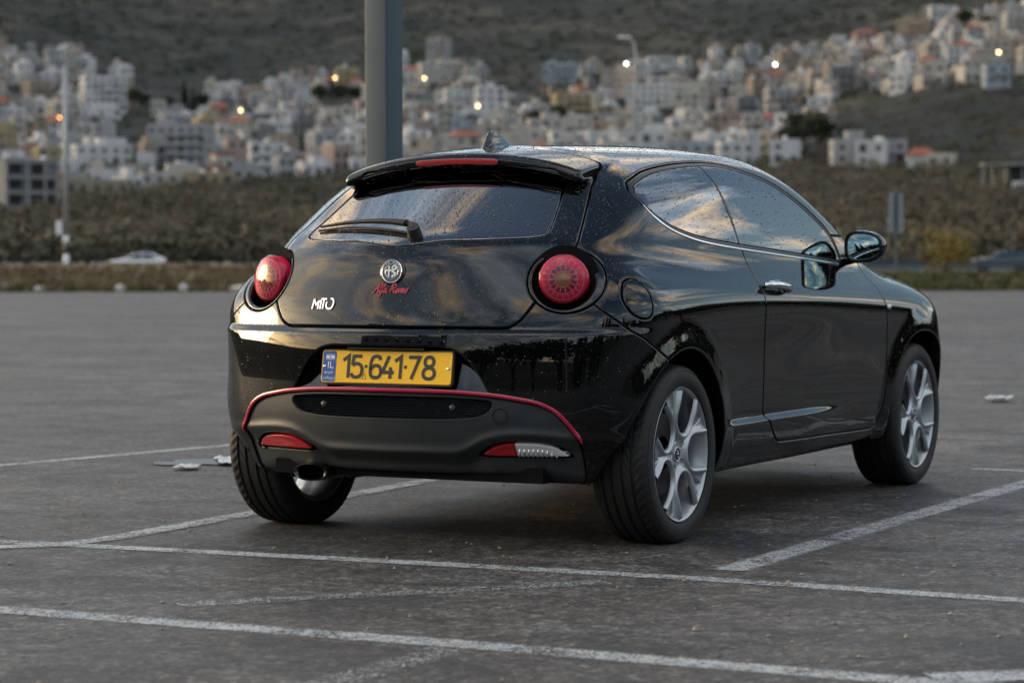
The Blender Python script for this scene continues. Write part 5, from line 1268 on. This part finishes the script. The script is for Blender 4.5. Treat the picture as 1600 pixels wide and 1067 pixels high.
# ------------------------------------------------------------------ scrub on the lower slope: one mass of bushes
def scrub(name, n, px_rng, py_fn, rad_rng, leaves, leaf, seed, label, keep=None, m='scrub_leaf'):
    rg_ = np.random.default_rng(seed); px = rg_.uniform(*px_rng, n); t = rg_.random(n); C_ = []
    dd = np.linspace(216, 2600, 1500)
    for i in range(n):
        y0, y1 = py_fn(px[i])
        if keep and not keep(px[i], y0 + (y1 - y0) * t[i], rg_): continue
        C_.append(hit_fast(px[i], y0 + (y1 - y0) * t[i]))
    C_ = np.array(C_); k = len(C_); r_ = rg_.uniform(*rad_rng, k)
    L_ = rg_.normal(size=(k, leaves, 3)); L_ = L_ / np.linalg.norm(L_, axis=2, keepdims=True) * rg_.uniform(.55, 1.05, (k, leaves, 1)) * r_[:, None, None] * np.array([1.15, 1.15, .85]); L_[..., 2] = np.abs(L_[..., 2]) * 1.1 - .2
    ctr = C_[:, None, :] + L_; a = rg_.normal(size=ctr.shape); a /= np.linalg.norm(a, axis=2, keepdims=True); b = np.cross(a, rg_.normal(size=ctr.shape)); b /= np.linalg.norm(b, axis=2, keepdims=True)
    s_ = (leaf * rg_.uniform(.6, 1.5, (k, leaves, 1))) * (r_[:, None, None] / np.mean(rad_rng)); V = np.stack([ctr - a * s_, ctr + b * s_ * .7, ctr + a * s_, ctr - b * s_ * .7], 2).reshape(-1, 3)
    me = bpy.data.meshes.new(name); nf = len(V) // 4; me.vertices.add(len(V)); me.vertices.foreach_set('co', V.ravel()); me.loops.add(len(V)); me.loops.foreach_set('vertex_index', np.arange(len(V))); me.polygons.add(nf); me.polygons.foreach_set('loop_start', np.arange(nf) * 4); me.update(calc_edges=True)
    me.materials.append(MAT[m]); return tag(link(name, me), label, 'bushes', kind='stuff')
_dd = np.linspace(216, 2600, 1200); _cache = {}
def hit_fast(px, py):
    k = int(round(px / 4))
    if k not in _cache:
        p_ = k * 4.0; a = YAW - bear(p_); wx, wy = CAM[0] + _dd * math.cos(a), CAM[1] + _dd * math.sin(a); z = terrain(np.full(_dd.shape, p_), _dd, wx, wy); _cache[k] = np.minimum.accumulate(411 - (z - .95) / _dd * FPX)
    y = _cache[k]; i = min(int(np.searchsorted(-y, -py)), len(_dd) - 1); d = _dd[i]; a = YAW - bear(px); wx, wy = CAM[0] + d * math.cos(a), CAM[1] + d * math.sin(a)
    return np.array([wx, wy, float(terrain(np.array(px), np.array(d), np.array(wx), np.array(wy)))])
ybot = lambda px: float(np.interp(px, [0, 300, 420, 620, 1250, 1290, 1310, 1400, 1600], [303, 296, 285, 275, 262, 232, 165, 150, 140]))
ytop = lambda px: float(np.interp(px, [0, 110, 200, 330, 420, 520, 660, 690, 740, 800, 850, 930, 1000, 1060, 1180, 1290, 1400, 1450, 1600], [84, 95, 120, 150, 135, 120, 112, 108, 112, 155, 128, 115, 108, 112, 92, 88, 72, 45, 22]))
scrub('scrub', 6200, (-420, 2020), lambda px: (max(ybot(px), 262) - 4, 411), (1.1, 3.3), 38, .30, 21, 'grey-green scrub covering the slope below the town')
scrub('hill_bushes', 1000, (1270, 2020), lambda px: (ybot(px), 275), (.9, 2.0), 26, .3, 22, 'low bushes over the bare knoll on the right')
scrub('hill_bushes', 3600, (-420, 2020), lambda px: (-30, ytop(px) - 6), (1.5, 3.6), 22, .55, 23, 'dark bushes dotted over the mountain above the town', m='tree_leaf')
scrub('garden_green', 2600, (-420, 2020), lambda px: (ytop(px) + 5, ybot(px)), (1.6, 3.4), 30, .45, 24, 'dark garden greenery between the houses', m='tree_leaf')

# ------------------------------------------------------------------ the town: every house its own object
WALLS = {'white': (.60, .61, .62), 'cream': (.54, .52, .48), 'beige': (.44, .41, .37), 'pale grey': (.42, .43, .44), 'grey': (.24, .25, .26), 'sand': (.37, .31, .25), 'pink': (.42, .33, .30), 'pale blue': (.38, .44, .49), 'ochre': (.42, .35, .22), 'terracotta': (.30, .19, .15)}
for k, c in WALLS.items():
    c = tuple((.82 if k == 'white' else .72) * v for v in c); mat('wall_' + k, c, .85, spec=.2); nb = NB(MAT['wall_' + k]); a_ = nb.noise(nb.pos((1, 1, .4)), .35, 6, .65); nb.base(nb.ramp(a_, [(.3, tuple(v * .72 for v in c)), (.7, c)]))
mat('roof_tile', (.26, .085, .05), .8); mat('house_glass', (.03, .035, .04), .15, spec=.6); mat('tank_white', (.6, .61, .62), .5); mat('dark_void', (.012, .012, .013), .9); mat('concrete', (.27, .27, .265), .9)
mat('lamp_white_on', emit=(1, .93, .78), es=6); mat('lamp_warm_on', emit=(1, .62, .30), es=4); mat('lamp_orange_on', emit=(1, .33, .06), es=5)
PROTO = {}
def house_meshes(w, d, st, var):
    key = (w, d, st, var)
    if key in PROTO: return PROTO[key]
    H_ = 3.1 * st; b = MB(); b.box((0, 0, H_ / 2 - 3.5), (w, d, H_ + 7))
    if var != 3:
        for c, s_ in (((0, -d / 2 + .1, H_ + .3), (w - .02, .22, .62)), ((0, d / 2 - .1, H_ + .3), (w - .02, .22, .62)), ((-w / 2 + .1, 0, H_ + .3), (.22, d - .46, .62)), ((w / 2 - .1, 0, H_ + .3), (.22, d - .46, .62))): b.box(c, s_)
    for k in range(1, st):
        if var in (0, 2): b.box((w * .12, -d / 2 - .55, 3.1 * k - .05), (w * .62, 1.1, .18)); b.box((w * .12, -d / 2 - 1.05, 3.1 * k + .45), (w * .62, .10, .85))
    if var == 1: b.box((w * .18, d * .1, H_ + 1.45), (w * .5, d * .6, 2.9))
    if var == 2: b.box((-w * .3, d * .2, H_ + 1.2), (w * .26, d * .3, 2.4))
    wm_ = b.mesh('wall', None); wm_.materials.append(MAT['wall_white'])
    rm_ = None
    if var == 3:
        r_ = MB(); r_.add([(-w / 2 - .4, -d / 2 - .4, H_), (w / 2 + .4, -d / 2 - .4, H_), (w / 2 + .4, d / 2 + .4, H_), (-w / 2 - .4, d / 2 + .4, H_), (-w * .22, 0, H_ + 2.1), (w * .22, 0, H_ + 2.1)], [(0, 1, 5, 4), (1, 2, 5), (2, 3, 4, 5), (3, 0, 4), (3, 2, 1, 0)]); rm_ = r_.mesh('roof', 'roof_tile')
    PROTO[key] = (wm_, rm_); return PROTO[key]
wmsh = MB(); wmsh.box((0, 0, 0), (1.25, .10, 1.35)); WIN = wmsh.mesh('window', 'house_glass')
wmsh = MB(); wmsh.box((0, 0, 0), (1.9, .10, 2.1)); WIN2 = wmsh.mesh('window', 'house_glass')
tk = MB(); tk.lathe([(.001, 0), (.6, 0), (.6, 1.3), (.45, 1.5), (.001, 1.5)], 12, 'z'); TANK = tk.mesh('water_tank', 'tank_white', smooth=True)
def set_mat(o, m): o.material_slots[0].link = 'OBJECT'; o.material_slots[0].material = MAT[m]
HOUSES = []
def make_house(px, py, w, d, st, var, colour, yaw_off, label=None, name='town_house', cat='house', group='houses of the hillside town', wins=True, seed=0):
    c = hit_fast(px, py); e = empty(name, tuple(c)); face = math.atan2(CAM[1] - c[1], CAM[0] - c[0]) + PI / 2 + yaw_off; e.rotation_euler = (0, 0, face)
    wm_, rm_ = house_meshes(w, d, st, var); wo = link('wall', wm_, e); set_mat(wo, 'wall_' + colour)
    if rm_: link('roof', rm_, e)
    rg_ = np.random.default_rng(seed + 1000)
    if wins:
        nc = max(2, int(w / 3.1))
        for k in range(st):
            for j in range(nc):
                if rg_.random() < .12: continue
                o = link('window', WIN2 if rg_.random() < .25 else WIN, e); o.location = (-w / 2 + w * (j + .5) / nc, -d / 2 - .03, 3.1 * k + 1.65)
            sd_ = 1 if yaw_off < 0 else -1
            for j in range(max(1, int(d / 4.2))):
                o = link('window', WIN, e); o.rotation_euler = (0, 0, PI / 2); o.location = (-sd_ * (w / 2 + .03) * -1 if yaw_off < 0 else -(w / 2 + .03), -d / 2 + d * (j + .5) / max(1, int(d / 4.2)), 3.1 * k + 1.65)
    if var != 3:
        for j in range(rg_.integers(0, 3)):
            o = link('water_tank', TANK, e); o.location = (rg_.uniform(-.38, .38) * w, rg_.uniform(-.2, .4) * d, 3.1 * st + .05)
    HOUSES.append([e, px, py, w, st, colour, var, label, float(np.hypot(c[0] - CAM[0], c[1] - CAM[1]))])
    if label: tag(e, label, cat, group)
    return e
# buildings that stand out
g_ = make_house(42, 327, 11.0, 9.5, 3, 9, 'grey', R(14), 'unfinished bare concrete building with gaping window holes at the far left', 'concrete_building', 'building', None, wins=False, seed=5)
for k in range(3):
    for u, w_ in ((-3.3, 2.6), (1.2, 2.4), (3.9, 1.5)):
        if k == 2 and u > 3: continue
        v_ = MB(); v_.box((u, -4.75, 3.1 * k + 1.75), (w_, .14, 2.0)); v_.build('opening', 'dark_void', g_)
    v_ = MB(); v_.box((0, -4.95, 3.1 * k + 3.0), (11.4, .5, .26)); v_.build('floor_slab', 'concrete', g_)
for u in (-5.3, -.9, 2.7, 5.3): v_ = MB(); v_.box((u, -5.05, 4.6), (.38, .3, 9.3)); v_.build('pillar', 'concrete', g_)
SPECIAL = [
    (163, 178, 19, 13, 5, 0, 'white', R(12), 'tall white five-storey block beside the striped mast'),
    (152, 186, 21, 9, 1, 1, 'white', R(8), 'low white annex in front of the tall white block'),
    (285, 260, 19, 14, 4, 2, 'pale grey', R(-14), 'wide pale grey apartment block left of the steel column with a stepped roof'),
    (268, 291, 17, 10, 1, 1, 'cream', R(6), 'low cream house with a raised middle at the foot of the town'),
    (330, 292, 13, 9, 1, 0, 'ochre', R(-4), 'low ochre-yellow house beside the low cream house'),
    (160, 262, 18, 11, 2, 1, 'white', R(10), 'white stepped villa below the tall white block'),
    (140, 306, 19, 9, 1, 0, 'sand', R(4), 'long low sand-coloured building right of the bare concrete building'),
    (687, 104, 12, 10, 5, 0, 'pale grey', R(-20), 'slim grey tower standing highest on the ridge right of the steel column'),
    (690, 130, 23, 12, 3, 1, 'cream', R(10), 'broad cream block directly below the slim ridge tower'),
    (1035, 168, 32, 12, 3, 9, 'white', R(-3), 'very long white hall behind the car roof, right of centre'),
    (1083, 172, 14, 12, 3, 1, 'cream', R(-10), 'cream wing at the right end of the very long white hall'),
    (1033, 112, 16, 11, 2, 9, 'white', R(10), 'white house alone above the very long white hall'),
    (877, 130, 17, 11, 3, 2, 'pale blue', R(-12), 'pale blue house on the spur above the car roof'),
    (893, 185, 15, 11, 3, 0, 'ochre', R(12), 'yellow-green painted house below the pale blue house on the spur'),
    (1010, 262, 12, 9, 3, 1, 'white', R(0), 'white gate-shaped house just above the car roof'),
    (1083, 262, 14, 9, 2, 0, 'pale blue', R(-8), 'pale blue house just above the side windows'),
    (1555, 142, 8, 8, 2, 0, 'pale blue', R(10), 'small pale blue house on the knoll at the right edge'),
    (1585, 60, 12, 10, 3, 0, 'cream', R(14), 'cream house at the top right corner'),
    (1430, 66, 18, 12, 3, 2, 'sand', R(-20), 'sand-coloured house on the high spur at upper right'),
    (1325, 262, 9, 7, 2, 1, 'pale grey', R(10), 'small grey house in the scrub above the door mirror, first from the left'),
    (1362, 264, 8, 7, 2, 9, 'white', R(-6), 'small white house in the scrub above the door mirror, second from the left'),
    (1390, 262, 8, 7, 2, 0, 'pale grey', R(8), 'small pale house in the scrub above the road sign'),
    (1438, 266, 7.5, 6, 1, 3, 'white', R(4), 'small white cottage with a red roof in the scrub right of the road sign'),
    (1470, 266, 7, 6, 1, 9, 'cream', R(-10), 'small cream cottage furthest right in the scrub'),
]
for i, (px, py, w, d, st, var, c, yo, lb) in enumerate(SPECIAL): make_house(px, py, w, d, st, var, c, yo, lb, seed=i)
# the rest, scattered over the slope
rg_ = np.random.default_rng(42); names = list(WALLS); pw = np.array([.27, .17, .12, .15, .07, .10, .05, .04, .02, .01]); tries = 0; n_rest = 0
boxes = [(h[1], h[2], h[3] * FPX / h[8], h[4] * 3.1 * FPX / h[8]) for h in HOUSES]
GAPS = [(205, 325, 120, 182), (178, 240, 186, 262), (770, 850, 120, 172), (935, 968, 90, 150), (470, 575, 142, 178), (1300, 1600, 150, 300), (1240, 1330, 225, 300)]
while n_rest < 268 and tries < 20000:
    tries += 1; px = rg_.uniform(-25, 1625); y0, y1 = ytop(px), ybot(px); py = y0 + (y1 - y0) * rg_.random() ** .95
    if any(a <= px <= b and c <= py <= d for a, b, c, d in GAPS): continue
    c = hit_fast(px, py); dist = math.hypot(c[0] - CAM[0], c[1] - CAM[1]); w = float(rg_.choice([6.5, 8.0, 9.5, 12.0], p=[.25, .35, .25, .15])); d_ = float(rg_.choice([7.0, 9.0])); st = int(rg_.choice([1, 2, 2, 3, 3, 4], p=[.22, .28, .22, .14, .09, .05])); W2, H2 = w * FPX / dist, st * 3.1 * FPX / dist
    if any(abs(px - b[0]) < .58 * (W2 + b[2]) / 2 and abs(py - b[1]) < .30 * max(H2, b[3]) + 2.0 for b in boxes): continue
    # keep the landmarks clear
    if any(abs(px - b[0]) < .5 * (W2 * .7 + b[2]) and 0 < py - b[1] < H2 * .9 for b in boxes[:len(SPECIAL) + 1]): continue
    boxes.append((px, py, W2, H2)); warm = px > 1100
    col_ = names[rg_.choice(10, p=(lambda q: q / q.sum())(pw * (np.array([.5, 1.5, 1.6, .6, .8, 1.9, 1.6, .5, 1, 2.0]) if warm else 1)))]
    make_house(px, py, w, d_, st, int(rg_.choice([0, 1, 2, 9, 3], p=[.3, .26, .2, .14, .10])), col_, rg_.uniform(-.5, .5), seed=n_rest); n_rest += 1
# small houses packed in between: too many to pick apart
mb = MB(); mb_m = ['wall_white', 'wall_cream', 'wall_beige', 'wall_pale grey', 'wall_grey', 'wall_sand', 'wall_pink', 'dark_void', 'roof_tile']; nfill = 0
for tries in range(9000):
    if nfill >= 720: break
    px = rg_.uniform(-380, 1980); y0, y1 = ytop(px) - 4, ybot(px); py = y0 + (y1 - y0) * rg_.random() ** 1.1
    if any(a <= px <= b and c <= py <= d for a, b, c, d in GAPS): continue
    c = hit_fast(px, py); dist = math.hypot(c[0] - CAM[0], c[1] - CAM[1]); w, d_, h_ = rg_.uniform(4, 8.5), rg_.uniform(5, 8), rg_.uniform(2.8, 8); W2, H2 = w * FPX / dist, h_ * FPX / dist
    if any(abs(px - b[0]) < .5 * (W2 + b[2]) * .9 and b[1] - 2 < py < b[1] + H2 * 1.05 for b in boxes[:len(SPECIAL) + 1]): continue
    if any(abs(px - b[0]) < .35 * (W2 + b[2]) and abs(py - b[1]) < 3 for b in boxes): continue
    yw = math.atan2(CAM[1] - c[1], CAM[0] - c[0]) + PI / 2 + rg_.uniform(-.6, .6); mb.cur = int(rg_.choice(7, p=[.30, .18, .12, .18, .06, .10, .06])); mb.box((c[0], c[1], c[2] + h_ / 2 - 2), (w, d_, h_ + 4), yw)
    if rg_.random() < .5: mb.box((c[0], c[1], c[2] + h_ + 1.1), (w * .45, d_ * .5, 2.2), yw)
    if rg_.random() < .12: mb.cur = 8; mb.box((c[0], c[1], c[2] + h_ + .25), (w + .6, d_ + .6, .5), yw)
    mb.cur = 7; ca_, sa_ = math.cos(yw), math.sin(yw)
    for k in range(int(h_ // 3) + 0 or 1):
        for u in (-.28, .22): ux, uy = u * w, -d_ / 2 - .02; mb.box((c[0] + ux * ca_ - uy * sa_, c[1] + ux * sa_ + uy * ca_, c[2] + 1.7 + 3 * k), (1.2, .1, 1.3), yw)
    boxes.append((px, py, W2, H2)); nfill += 1
mb.cur = 0; tag(mb.build('house_mass', mb_m), 'small pale houses packed in between the larger ones', 'houses', kind='stuff')
# labels: colour, storeys and roof, then where on the slope, then order among look-alikes
ROWS = lambda t: 'at the top of the town' if t < .22 else 'high on the slope' if t < .42 else 'halfway up the slope' if t < .62 else 'low on the slope' if t < .82 else 'at the foot of the town'
PLACES = [(-99, 60, 'at the left edge'), (60, 135, 'by the striped mast'), (135, 225, 'near the tall white block'), (225, 330, 'by the dark cypresses'), (330, 450, 'left of the car'), (450, 570, 'left of the steel column'), (570, 640, 'at the steel column'), (640, 740, 'below the ridge tower'), (740, 830, 'above the roof aerial'), (830, 960, 'above the tailgate corner'), (960, 1110, 'by the long white hall'), (1110, 1230, 'above the door window'), (1230, 1330, 'above the door mirror'), (1330, 1450, 'above the road sign'), (1450, 1540, 'left of the right edge'), (1540, 1700, 'at the right edge')]
NUM = ['one', 'two', 'three', 'four', 'five']; ORD = ['leftmost', 'second from left', 'third from left', 'fourth from left', 'fifth from left', 'sixth from left']
seen = {}
for h in HOUSES:
    if h[7]: continue
    e, px, py, w, st, c, var = h[:7]; t = (py - ytop(px)) / max(1, ybot(px) - ytop(px)); pl = [n for a, b, n in PLACES if a <= px < b][0]
    lb = ('red-roofed ' if var == 3 else '') + f"{c} {NUM[st - 1]}-storey house" + f" {ROWS(t)} {pl}"; seen.setdefault(lb, []).append(h)
for lb, hs in seen.items():
    hs.sort(key=lambda h: h[1])
    for i, h in enumerate(hs): tag(h[0], lb if len(hs) == 1 else lb.replace(' house', ' house (' + ORD[min(i, 5)] + ')', 1).replace('second from left', 'second').replace('third from left', 'third').replace('fourth from left', 'fourth'), 'house', 'houses of the hillside town')
# trees in the town
def tree_proto(name, kind, seed):
    e = empty(name); rg_ = np.random.default_rng(seed); t = MB()
    if kind == 'cypress':
        t.tube([(0, 0, -1), (0, 0, 3), (.1, 0, 9)], [.25, .2, .06], 7); t.build('trunk', 'bark', e)
        V = []; F_ = []; o = 0
        for k in range(900):
            z = rg_.uniform(.6, 12) ; r_ = 1.35 * (math.sin(PI * min(1, (z / 12.5)) ** .55)) * rg_.uniform(.55, 1.05); a = rg_.uniform(0, 2 * PI); c = np.array([r_ * math.cos(a), r_ * math.sin(a), z]); q = rg_.normal(size=3) * .28 + [0, 0, .3]; b = np.cross(q, rg_.normal(size=3)); b = b / np.linalg.norm(b) * .22
            V += [c - q, c + b, c + q, c - b]; F_.append((o, o + 1, o + 2, o + 3)); o += 4
        m = MB(); m.add(V, F_); link('crown', mesh_from('crown', m.v, m.f, 'dark_conifer', smooth=False), e)
    else:
        t.tube([(0, 0, -1), (.1, 0, 2), (.2, .1, 4)], [.28, .22, .1], 7)
        for a in (0, 1.6, 3.1, 4.6): t.tube([(.1, 0, 2.2), (1.2 * math.cos(a), 1.2 * math.sin(a), 4.0), (2.0 * math.cos(a), 2.0 * math.sin(a), 5.2)], [.12, .08, .03], 6)
        t.build('trunk', 'bark', e); leaf_cloud('crown', 'tree_leaf', (0, 0, 4.8), np.array([2.9, 2.9, 2.2]), 1100, .33, seed, e)
    return e
TC = tree_proto('cypress_tree', 'cypress', 1); TR_ = [tree_proto('broadleaf_tree', 'round', s_) for s_ in (2, 3)]
TREES = [('c', 290, 178, 1.25, 'tall dark cypress standing by itself left of the steel column'), ('c', 303, 180, 1.0, 'shorter dark cypress right beside the tall one'), ('r', 315, 182, 1.5, 'round dark tree right of the two cypresses'), ('r', 212, 176, 1.5, 'round dark tree at the right side of the tall white block'), ('r', 226, 178, 1.3, 'smaller round tree next to the one beside the tall white block'), ('r', 265, 180, 1.2, 'round tree left of the two cypresses'),
         ('r', 500, 170, 1.6, 'wide dark tree on the slope left of the steel column'), ('r', 530, 172, 1.7, 'wide dark tree right of another, left of the steel column'), ('r', 556, 168, 1.4, 'dark tree touching the left side of the steel column'), ('r', 945, 150, 1.6, 'dark tree left of the long white hall'), ('r', 957, 136, 1.3, 'dark tree higher up, left of the long white hall'), ('r', 835, 215, 1.4, 'dark tree among houses above the tailgate'), ('r', 870, 205, 1.4, 'dark tree below the yellow-green house'),
         ('r', 1175, 150, 1.4, 'dark tree between houses above the door window'), ('r', 1255, 245, 1.8, 'broad dark tree above the front of the side windows'), ('r', 1280, 252, 1.8, 'broad dark tree left of the small houses in the scrub'), ('r', 1235, 258, 1.5, 'low dark tree above the car roof front'), ('r', 1505, 60, 1.8, 'dark tree on the spur at upper right'), ('r', 1540, 70, 1.6, 'dark tree near the top right corner'), ('r', 740, 215, 1.2, 'dark tree above the roof aerial')]
first = {'c': True, 'r': True}
for i, (k, px, py, s_, lb) in enumerate(TREES):
    src_ = TC if k == 'c' else TR_[i % 2]; key = src_.name
    o = src_ if key not in first else copy_tree(src_); first[key] = 1
    c = hit_fast(px, py); o.location = tuple(c); o.scale = (s_,) * 3; o.rotation_euler = (0, 0, i * 1.3); tag(o, lb, 'tree', 'trees in the town')
# lit street lamps
lp = MB(); lp.tube([(0, 0, -1), (0, 0, 7.6)], [.10, .07], 8); lp.tube([(0, 0, 7.5), (.5, 0, 7.9), (1.2, 0, 7.9)], .05, 6); LPM = lp.mesh('pole', 'pole_grey'); gm_ = bmesh.new(); bmesh.ops.create_uvsphere(gm_, u_segments=12, v_segments=8, radius=.62); GLM = bpy.data.meshes.new('lantern'); gm_.to_mesh(GLM); gm_.free(); GLM.materials.append(MAT['lamp_white_on'])
for px, py, m, lb in [(977, 101, 'lamp_white_on', 'brightest white street lamp, above the long white hall'), (1209, 104, 'lamp_white_on', 'white street lamp above the door window'), (1239, 220, 'lamp_white_on', 'white street lamp just over the roof front'), (375, 174, 'lamp_warm_on', 'warm street lamp left of the steel column'), (91, 188, 'lamp_orange_on', 'orange street lamp by the striped mast'), (523, 123, 'lamp_warm_on', 'warm street lamp at the town top left of the column'), (662, 123, 'lamp_warm_on', 'warm street lamp just right of the steel column'), (745, 166, 'lamp_warm_on', 'warm street lamp above the roof aerial'), (1557, 90, 'lamp_warm_on', 'warm street lamp near the right edge')]:
    # find the foot so that the lantern stands at the seen height
    c = hit_fast(px, py + 28); d = math.hypot(c[0] - CAM[0], c[1] - CAM[1]); e = empty('street_lamp', tuple(c)); tag(e, lb, 'street lamp', 'lit street lamps in the town'); link('pole', LPM, e); o = link('lantern', GLM, e, (1.2, 0, 7.75)); set_mat(o, m)
    zt2 = .95 + d * (411 - py) / FPX; k = max(.6, (zt2 - c[2]) / 7.75); e.scale = (1, 1, k); o.scale = (1, 1, 1 / k)
# open shed at the right edge
sc2 = hit_fast(1572, 300); sh2 = empty('open_shed', tuple(sc2)); tag(sh2, 'open shed with thin posts and dark roof at the right edge', 'shed'); sh2.rotation_euler = (0, 0, math.atan2(CAM[1] - sc2[1], CAM[0] - sc2[0]) + PI / 2 + .15)
for u, h_ in ((-5.2, 4.9), (-3.2, 4.7), (-.6, 5.3), (3, 5.3), (6, 5.3)): p_ = MB(); p_.tube([(u, -2, -1), (u, -2, h_)], .11, 8); p_.build('post', 'pole_grey', sh2)
p_ = MB(); p_.box((1.2, 0, 5.25), (13.2, 6, .3)); p_.build('roof', 'pole_grey', sh2); p_ = MB(); p_.box((3.8, .5, 3.1), (6.5, 4, 3.4)); p_.build('store', 'dark_void', sh2); p_ = MB(); p_.box((2.6, -2.2, .8), (3.4, 1.0, 1.7)); p_.build('water_trough', 'tank_white', sh2)
# tall lamp post right of centre
lc = at_d(993, 118); le = empty('lamp_post', (lc[0], lc[1], .2)); tag(le, 'tall unlit lamp post rising behind the car roof', 'lamp post'); le.rotation_euler = (0, 0, YAW - PI / 2)
p_ = MB(); p_.tube([(0, 0, -.2), (0, 0, 10.6), (-.06, 0, 11.2), (-.30, 0, 11.5)], [.085, .06, .05, .045], 10); p_.build('mast', 'pole_grey', le, smooth=True); p_ = MB(); p_.box((-.52, 0, 11.52), (.62, .26, .12)); bevel(p_.build('lamp_head', 'pole_white', le), .03)

# ------------------------------------------------------------------ what stands behind the view point and shows only in the paint and glass
def back_tree(i, az, dist, s_, kind, lb):
    src_ = TC if kind == 'c' else TR_[i % 2]; o = copy_tree(src_); o.location = (CAM[0] + 7 + dist * math.cos(az), CAM[1] + 4 + dist * math.sin(az), 0); o.scale = (s_[0], s_[0], s_[1]); o.rotation_euler = (0, 0, i * 2.1); tag(o, lb, 'tree', 'trees mirrored in the bodywork')
BT = [(186, 44, (1.5, 1.0), 'r'), (191, 46, (1.2, 1.15), 'r'), (197, 45, (1.7, 1.2), 'r'), (203, 42, (1.3, .95), 'c'), (207, 42, (1.2, 1.05), 'c'), (211, 41, (1.4, .8), 'r'), (218, 40, (1.2, 1.2), 'c'), (222, 40, (1.1, 1.35), 'c'), (226, 39, (1.3, 1.25), 'c'), (231, 40, (1.6, 1.35), 'r'), (238, 42, (1.5, 1.25), 'r'), (246, 44, (1.3, 1.1), 'c'), (252, 46, (1.6, 1.3), 'r'), (262, 48, (1.5, 1.2), 'r'), (275, 50, (1.6, 1.2), 'r'), (178, 60, (1.8, 1.0), 'r')]
for i, (a, d, s_, k) in enumerate(BT): back_tree(i, R(a), d, s_, k, ('slim cypress' if k == 'c' else 'round dark') + ' tree behind the view point, mirrored in the paint')
lm = empty('lamp_post', (CAM[0] + 7 + 30 * math.cos(R(199)), CAM[1] + 4 + 30 * math.sin(R(199)), 0)); tag(lm, 'lamp post behind the view point, mirrored in the tailgate', 'lamp post')
p_ = MB(); p_.tube([(0, 0, 0), (0, 0, 9.5)], [.12, .08], 10); p_.build('mast', 'pole_grey', lm); p_ = MB(); p_.box((0, 0, 9.5), (.3, 1.8, .16)); p_.build('lamp_head', 'pole_white', lm)

# hedge of trees and a pale block of flats out of the frame, seen in the side and in the door mirror
RT = [(-84, 46, 1.15, .80), (-74, 44, 1.3, .78), (-65, 47, 1.2, .85), (-56, 44, 1.4, .78), (-48, 46, 1.3, .90), (-40, 50, 1.4, .80), (-32, 48, 1.5, .78), (-24, 50, 1.4, .86), (-17, 54, 1.5, .80), (-10, 58, 1.5, .78), (-3, 60, 1.5, .84), (4, 64, 1.5, .80)]
for i, (a, d, sx2, sz2) in enumerate(RT):
    o = copy_tree(TR_[i % 2]); o.location = (CAM[0] + d * math.cos(R(a)), CAM[1] + d * math.sin(R(a)), -.6); o.scale = (sx2 * 1.3, sx2 * 1.3, sz2); o.rotation_euler = (0, 0, i * 1.7); tag(o, 'round dark tree right of the view, mirrored in the door', 'tree', 'trees mirrored in the door')
fb = empty('apartment_block', (-52, 24, 0), R(62)); tag(fb, 'pale block of flats behind the view point, mirrored in the door mirror', 'building')
wm_, _ = house_meshes(24.0, 12.0, 5, 9); link('wall', wm_, fb)
for k in range(5):
    for j in range(8):
        for sgn in (-1, 1): o = link('window', WIN, fb); o.location = (-12 + 24 * (j + .5) / 8, sgn * 6.03, 3.1 * k + 1.65)
if 0:
    bpy.context.view_layer.update()
